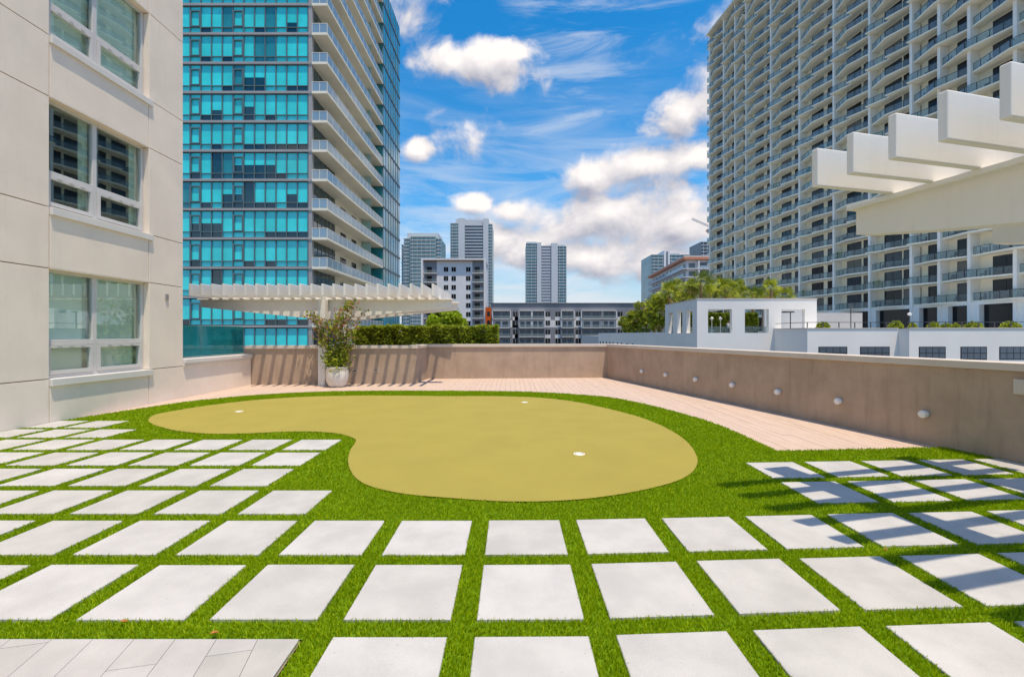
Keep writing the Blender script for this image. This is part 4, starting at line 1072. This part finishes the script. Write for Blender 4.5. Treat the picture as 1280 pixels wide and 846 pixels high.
# ================================================================== PALMS
def palm_crown_mesh(seed):
    r_ = random.Random(seed); V = []; Fc = []; S = []; MI = []
    for f_ in range(26):
        az_ = r_.uniform(0, 6.28); elv = r_.uniform(-.7, 1.3); dead = elv < -.56
        d = Vector((math.cos(az_)*math.cos(elv), math.sin(az_)*math.cos(elv), math.sin(elv))); side = Vector((-math.sin(az_), math.cos(az_), 0)); up_ = d.cross(side)*-1
        pl = r_.uniform(.75, 1.15); hub = d*pl; hub.z -= .12*pl; sh = r_.uniform(0, 1)**1.3 if not dead else r_.random()
        i = len(V); V += [tuple(side*.02), tuple(side*-.02), tuple(hub)]; Fc.append((i, i+1, i+2)); S += [sh*.6]*3; MI.append(1 if dead else 0)
        ro = r_.uniform(-1.25, 1.25); side = side*math.cos(ro)+up_*math.sin(ro); up_ = d.cross(side)*-1
        nl = 13
        for q_ in range(nl):
            a = (q_/(nl-1)-.5)*3.7; ln = r_.uniform(.85, 1.2)*(1-.18*abs(a)/1.85)
            dd = (d*math.cos(a)+side*math.sin(a)).normalized(); wv = (side*math.cos(a)-d*math.sin(a))*.055
            mid = hub+dd*ln*.55+up_*.04; tip = hub+dd*ln+Vector((0, 0, -.30*ln))
            i = len(V); V += [tuple(hub), tuple(mid+wv), tuple(tip), tuple(mid-wv)]; Fc.append((i, i+1, i+2, i+3)); S += [sh*.8, sh, sh*1.1, sh]; MI.append(1 if dead else 0)
    me = bpy.data.meshes.new('crown'); me.from_pydata(V, [], Fc); a = me.attributes.new('shade', 'FLOAT', 'POINT'); a.data.foreach_set('value', [min(1, s_) for s_ in S])
    me.materials.append(MATS['palm_leaf']); me.materials.append(MATS['palm_dead']); me.polygons.foreach_set('material_index', MI); return me
PC = [palm_crown_mesh(s_) for s_ in (3, 8, 21, 34)]
def palm_trunk_mesh(h):
    m = MB(); n_ = 12; m.tube([(.12*math.sin(q_/n_*2.2), 0, -h+h*q_/n_-0.02) for q_ in range(n_+1)], [.20-.05*q_/n_+(.012 if q_ % 2 else 0) for q_ in range(n_+1)], 9); return m.mesh('trunk', 'palm_bark')
for i, (x_, y_, Yp, sc, lb) in enumerate(((875, 353, 58, 1.05, 'tall'), (835.5, 366, 62, .98, ''), (849, 360, 66, 1.0, ''), (862, 362, 70, 1.05, ''), (893, 359, 63, 1.0, ''), (906, 362, 60, .95, ''), (918, 360, 66, 1.0, ''),
                              (886, 368, 72, 1.0, ''), (940, 369, 62, .9, ''), (963, 362, 60, .9, 'fan palm standing clear of the clump in front of the balcony tower'), (977, 370, 64, .9, ''), (818, 380, 72, .95, 'low fan palm at the end of the clump in front of the orange-eaved building'), (826, 376, 68, .9, ''), (842, 372, 72, 1, ''), (953, 371, 66, .85, ''), (928, 368, 70, .95, ''), (868, 372, 64, .9, ''), (857, 375, 60, .8, ''))):
    X0, Y0, zc = atY(x_, y_, Yp)
    t = thing('fan_palm', 'tallest fan palm with a bare trunk above the white podium' if lb == 'tall' else lb if lb else 'green fan palm growing behind the white podium wall', 'palm tree', (X0, Y0, 1.3), 'fan palms on the podium garden')
    inst('crown', PC[i % 4], t, (X0, Y0, zc), random.uniform(0, 6.28), sc*1.12); inst('trunk', palm_trunk_mesh(zc-1.28), t, (X0, Y0, zc))
for (x_, y_, Ys, r_, lb) in ((795, 402, 74, 2.3, 'loose yellow-green shrub at the end of the grey garden parapet'), (808, 397, 70, 2.4, 'pale green shrub clump on the garden parapet'), (824, 392, 64, 2.6, 'dark leafy shrub against the grey side of the podium'), (786, 407, 80, 1.7, 'orange-tinged shrub at the far end of the parapet planting')):
    X0, Y0, zc = atY(x_, y_, Ys); X0 = max(X0, SX+r_*.5+.2)
    t = thing('shrub', lb, 'shrub', (X0, Y0, 1.3), 'bushes on the garden parapet'); P = []; S = []
    for q_ in range(1100):
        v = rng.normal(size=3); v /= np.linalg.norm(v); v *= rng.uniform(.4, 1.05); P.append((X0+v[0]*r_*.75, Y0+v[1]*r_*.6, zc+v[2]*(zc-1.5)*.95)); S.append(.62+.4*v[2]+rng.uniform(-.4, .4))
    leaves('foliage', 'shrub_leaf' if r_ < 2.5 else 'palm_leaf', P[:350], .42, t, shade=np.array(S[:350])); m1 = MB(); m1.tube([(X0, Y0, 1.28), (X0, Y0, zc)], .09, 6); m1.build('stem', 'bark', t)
    for q_ in range(5): inst('crown', PC[q_ % 4], t, (max(SX+.9, X0+random.uniform(-.8, .8)*r_*.8), Y0+random.uniform(-.7, .7), zc+random.uniform(-.45, .75)*(zc-1.5)), random.uniform(0, 6), random.uniform(.5, .72))

# ================================================================== MID-RISE WHITE BUILDING
def PXm(x_, Y): return (x_-CX)/F*Y
def Zm(y_, Y): return H_CAM+(HZ-y_)*Y/F
MY = 155.0
mr = thing('midrise_building', 'white mid-rise block with dark balcony bays and a white roof frame', 'building', (-20, 160, CITY))
fh = 11.2*MY/F
x0, x1 = PXm(527, MY), PXm(607.5, MY); zt = Zm(323.5, MY)
m1 = MB(); m1.box(x0+.3, x1-.3, MY, MY+16, CITY, zt-.6); m1.build('wall', 'mid_white', mr)
m1 = MB(); m1.box(x0, x1, MY-1.2, MY+16.2, zt-.6, zt); m1.build('roof', 'mid_white', mr)
m1 = MB(); m1.box(x0+.75, x1-.75, MY-1.1, MY-.0, zt-.75, zt-.61); m1.build('roof_soffit', 'rust', mr)
for a in (x0, x1-.7): m1 = MB(); m1.box(a, a+.7, MY-1.2, MY-.01, CITY, zt-.6); m1.build('pier', 'mid_white', mr)
wm = MB(); wm.box(0, 1.5, -.05, .05, 0, 1.55); wm.cur = 1; wm.box(.72, .78, -.08, -.05, 0, 1.55); wme = wm.mesh('window', ['dark_glass', 'mid_white'])
bays = [(530.5, 546), (590.5, 604.5)]
NFm = int((zt-CITY)/fh)
for a, b in bays:
    m1 = MB(); m1.box(PXm(a, MY), PXm(b, MY), MY-.03, MY+.02, CITY, zt-.7); m1.build('bay_recess', 'mid_grey', mr)
for r_ in range(NFm):
    zf = Zm(342, MY)-r_*fh
    for xx in (555.2, 564.8, 583): inst('window', wme, mr, (PXm(xx, MY)-.1, MY-.02, zf+.65))
    for a, b in bays:
        m1 = MB(); m1.box(PXm(a, MY), PXm(b, MY), MY-1.3, MY-.035, zf-.12, zf+.12); bb = m1.build('balcony', 'mid_light', mr)
        m1 = MB(); m1.box(PXm(a, MY), PXm(b, MY), MY-1.28, MY-1.22, zf+.12, zf+1.1); m1.build('railing', 'rail_glass', bb)
        m1 = MB(); m1.box(PXm(a, MY)+.8, PXm(a, MY)+2.6, MY-.06, MY-.035, zf+.12, zf+2.3); m1.build('balcony_door', 'dark_glass', mr)
# ================================================================== GREY LOW-RISE
lr = thing('lowrise_building', 'long grey and white apartment block with recessed balconies', 'building', (20, 165, CITY))
LY = 152.0; a, b = PXm(614, LY), PXm(830, LY); zt = Zm(379.5, LY); fl = 11.1*LY/F
m1 = MB(); m1.box(a, b, LY, LY+15, CITY, zt); m1.build('wall', 'mid_grey', lr)
m1 = MB(); m1.box(a-.3, b, LY-.3, LY+15, zt, zt+.25); m1.build('roof', 'roof_grey', lr)
m1 = MB(); m1.box(PXm(607, LY), a-.02, LY-.2, LY+10, CITY, Zm(384, LY)); m1.build('orange_block', 'orange', lr)
for r_ in range(3): m1 = MB(); zz = Zm(395+r_*11, LY); m1.box(PXm(609, LY), PXm(612.5, LY), LY-.25, LY-.19, zz, zz+1.5); m1.build('window', 'dark_glass', lr)
LB = [(616.5, 637.5), (649.5, 664.5), (665, 680), (702, 716.5), (727, 752), (753, 769), (799, 812)]
LWn = [641.5, 645.5-1.5, 682, 694.5, 720, 772.5, 786]
LB2 = LWn
wm = MB(); wm.box(0, 1.5, -.05, .05, 0, 1.6); wm.cur = 1; wm.box(.72, .79, -.07, -.05, 0, 1.6); wl = wm.mesh('window', ['dark_glass', 'mid_light'])
for r_ in range(6):
    zf = Zm(398.6, LY)-r_*fl
    for (p, q_) in LB:
        xa, xb = PXm(p, LY), PXm(q_, LY)
        m1 = MB(); m1.box(xa, xb, LY-.02, LY+.05, zf, zf+fl-.35); rc = m1.build('balcony_recess', 'mid_grey' if r_ != 1 else 'mid_light', lr)
        for dd in ((.12, .42), (.55, .88)): 
            m1 = MB(); m1.box(xa+(xb-xa)*dd[0], xa+(xb-xa)*dd[1], LY-.06, LY-.02, zf+.12, zf+2.2); m1.build('balcony_door', 'far_dark', lr)
        m1 = MB(); m1.box(xa-.1, xb+.1, LY-1.3, LY-.021, zf-.13, zf+.13); bb = m1.build('balcony', 'mid_light', lr)
        m1 = MB(); m1.box(xa, xb, LY-1.28, LY-1.22, zf+.13, zf+1.05); m1.build('railing', 'rail_glass', bb)
        if r_ == 0: m1 = MB(); m1.box(xa-.1, xb+.1, LY-1.2, LY-.02, zf+fl-.35, zf+fl-.05); m1.build('canopy', 'mid_light', lr)
        for xx in (xa-.35, xb+.05): m1 = MB(); m1.box(xx, xx+.3, LY-1.1, LY-.01, zf+.13, zf+fl-.36); m1.build('pier', 'mid_light' if r_ < 2 else 'mid_grey', lr)
    for p in LB2:
        xa = PXm(p, LY); inst('window', wl, lr, (xa, LY-.03, zf+.85))
        if r_ % 2 == 0: m1 = MB(); m1.box(xa-.2, xa+1.7, LY-.03, LY+.02, zf-.5, zf+.8); m1.build('panel', 'mid_white', lr)
        if r_ == 1: m1 = MB(); m1.box(xa-1.0, xa+2.4, LY-.022, LY+.02, zf+.15, zf+2.6); m1.build('panel', 'mid_white', lr)

# ================================================================== FAR TOWERS
def far_tower(name, label, Y, strips, ytop, depth, floor=3.1, extra=None):
    xa = min(s_[0] for s_ in strips); xb = max(s_[1] for s_ in strips)
    t = thing(name, label, 'building', (PXm((xa+xb)/2, Y), Y+depth/2, CITY))
    bands = MB()
    for (p, q_, mt, lines, yt, pr) in strips:
        zt = Zm(yt, Y); m1 = MB(); m1.box(PXm(p, Y)+.05, PXm(q_, Y)-.05, Y-pr, Y+depth, CITY, zt); m1.build('tower_shaft', mt, t)
        if lines:
            z = zt-.5
            while z > -10: bands.box(PXm(p, Y)-.3*(lines == 2), PXm(q_, Y)+.3*(lines == 2), Y-pr-(1.5 if lines == 2 else .3), Y-pr-.01, z-(.28 if lines == 2 else .45), z+(.28 if lines == 2 else .45)); z -= floor
    bands.build('balcony_bands', 'far_slab', t, 'stuff')
    # windows grid as vertical dividers
    div = MB()
    for (p, q_, mt, lines, yt, pr) in strips:
        if lines == 2:
            xx = PXm(p, Y)+2
            while xx < PXm(q_, Y)-1: div.box(xx-.25, xx+.25, Y-pr-.8, Y-pr-.005, CITY, Zm(yt, Y)-1); xx += 3.9
    if div.v: div.build('fin_walls', 'far_slab', t, 'stuff')
    if extra:
        for (p, q_, y0, y1) in extra: m1 = MB(); m1.box(PXm(p, Y), PXm(q_, Y), Y+3, Y+depth-3, Zm(y1, Y)-.5, Zm(y0, Y)); m1.build('roof_house', 'far_slab', t)
    return t
far_tower('apartment_tower', 'pale curved-topped high-rise partly hidden by the teal tower', 400, [(500, 506, 'far_teal', 2, 304, -6), (505, 514, 'far_green', 2, 298, 0), (514, 545, 'far_green', 2, 296, 2), (545, 551, 'far_teal', 2, 298, 0)], 290, 30, 3.2, [(508, 547, 290.5, 296)])
far_tower('apartment_tower', 'grey slab-sided high-rise standing behind the white mid-rise block', 450, [(563, 573, 'far_green', 2, 279, 0), (573, 581, 'far_slab', 0, 273, 1), (581, 604, 'far_dark', 1, 281, 0), (604, 611, 'far_slab', 0, 273.5, 1), (611, 615.5, 'far_green', 2, 280, 0)], 273, 34, 3.1, [(580, 605, 274, 282), (569, 575, 273, 280)])
far_tower('apartment_tower', 'high-rise with a white central shaft and teal glass sides', 470, [(657.5, 671, 'far_teal', 2, 304, 0), (671, 676.5, 'far_slab', 0, 303.5, 2), (676.5, 689, 'far_grey', 1, 307, .5), (689, 697, 'far_slab', 0, 304.5, 2), (697, 708, 'far_teal', 2, 307.5, 0)], 302, 34, 3.1, [(658.5, 671, 301.5, 305), (699, 706, 305, 308)])
far_tower('apartment_tower', 'distant teal tower with white twin fins behind the orange-eaved building', 420, [(814.5, 829, 'far_teal', 2, 318, 0), (829, 832, 'mid_white', 0, 313.5, 2), (832, 834, 'far_dark', 0, 315, 0), (834, 836.5, 'mid_white', 0, 314, 2), (836.5, 862, 'far_teal', 2, 318, 0)], 314, 34, 3.1, [(838, 851, 315.5, 318)])
ct = far_tower('construction_tower', 'unfinished dark tower under a crane beside the cream balcony tower', 450, [(876.5, 889.5, 'far_dark', 2, 302, 0), (890, 899, 'rust', 2, 302, 0)], 302, 30, 3.3)
cr = thing('tower_crane', 'red and white tower crane above the unfinished tower', 'crane', (PXm(889, 450), 452, Zm(303, 450)))
Yc = 452; p0 = Vector((PXm(889, Yc), Yc, Zm(304, Yc))); p1 = Vector((PXm(889, Yc), Yc, Zm(284, Yc)))
def truss(a, b, w_, mt, nm, n_=10):
    m = MB(); a, b = Vector(a), Vector(b); d = (b-a).normalized(); s_ = d.cross(Vector((0, 1, 0))).normalized()*w_; yv = Vector((0, w_, 0))
    cs = [s_+yv, s_-yv, -s_-yv, -s_+yv]
    for c_ in cs: m.tube([tuple(a+c_), tuple(b+c_)], .18, 4)
    for q_ in range(n_):
        u, v = a.lerp(b, q_/n_), a.lerp(b, (q_+1)/n_)
        for i in range(4): m.tube([tuple(u+cs[i]), tuple(v+cs[(i+1) % 4])], .12, 4)
    m.build(nm, mt, cr)
truss(p0, p1, .9, 'crane_red', 'mast'); truss(p1+Vector((0, 0, -6)), (PXm(882.5, Yc), Yc, Zm(288, Yc)), .7, 'crane_red', 'counter_jib', 5)
truss(p1, (PXm(865, Yc), Yc, Zm(273.5, Yc)), .7, 'far_slab', 'jib', 14)

# ================================================================== ORANGE-EAVED BUILDING
ob_ = thing('eaved_building', 'white and blue-grey apartment block under a projecting terracotta eave', 'building', (78, 200, CITY))
OYn, OYf = 174.0, 230.0; xn, xf = PXm(858, OYn), PXm(814.5, OYf); xr_ = xn+32; zt = Zm(325, OYn)
m1 = MB(); m1.prism([(xn, OYn), (xr_, OYn), (xr_, OYf), (xf, OYf)], CITY, zt); m1.build('wall', 'mid_light', ob_)
m1 = MB(); m1.prism([(xn-1.6, OYn-1.6), (xr_, OYn-1.6), (xr_, OYf), (xf-1.6, OYf+1)], zt, zt+1.0); m1.build('roof', 'terracotta', ob_)
m1 = MB(); m1.prism([(xn-1.5, OYn-1.5), (xr_, OYn-1.5), (xr_, OYf), (xf-1.5, OYf+1)], zt+1.0, zt+1.35); m1.build('roof_edge', 'mid_white', ob_)
sdv = Vector((xf-xn, OYf-OYn, 0)); Ls = sdv.length; sdv.normalize(); snv = Vector((-sdv.y, sdv.x, 0)); snv = snv if snv.x < 0 else -snv
fo = 3.15
for r_ in range(9):
    zf = zt-.4-(r_+1)*fo; base = Vector((xn, OYn, zf))
    m1 = MB(); m1.extr([(-1.2, -.15), (Ls+1, -.15), (Ls+1, .15), (-1.2, .15)], base, sdv, (0, 0, 1), snv, 1.7); b_ = m1.build('balcony', 'mid_white', ob_)
    m1 = MB(); m1.extr([(-1.1, .15), (Ls+1, .15), (Ls+1, 1.1), (-1.1, 1.1)], base+snv*1.6, sdv, (0, 0, 1), snv, .05); m1.build('railing', 'rail_glass_blue', b_)
    for q_ in range(9):
        t = 2+q_*6.0; m1 = MB(); m1.extr([(t, .15), (t+2.6, .15), (t+2.6, 2.4), (t, 2.4)], base, sdv, (0, 0, 1), snv, .05); m1.build('window', 'dark_glass', ob_)
    m1 = MB(); m1.box(xn-1.0, xr_-4, OYn-1.7, OYn-.01, zf-.15, zf+.15); b_ = m1.build('balcony', 'mid_white', ob_)
    m1 = MB(); m1.box(xn+4.6, xr_-4, OYn-1.65, OYn-1.6, zf+.15, zf+1.1); m1.build('railing', 'rail_glass_blue', b_)
    m1 = MB(); m1.box(xn+.9, xn+3.3, OYn-.05, OYn+.02, zf+.5, zf+2.3); m1.build('window', 'far_dark', ob_)
    m1 = MB(); m1.box(xn+4.6, xr_-5, OYn-.05, OYn+.02, zf+.15, zf+2.6); m1.build('window', 'far_dark', ob_)
    m1 = MB(); m1.box(xn+4.0, xn+4.5, OYn-1.6, OYn-.06, zf+.15, zf+fo-.15); m1.build('pier', 'mid_white', ob_)
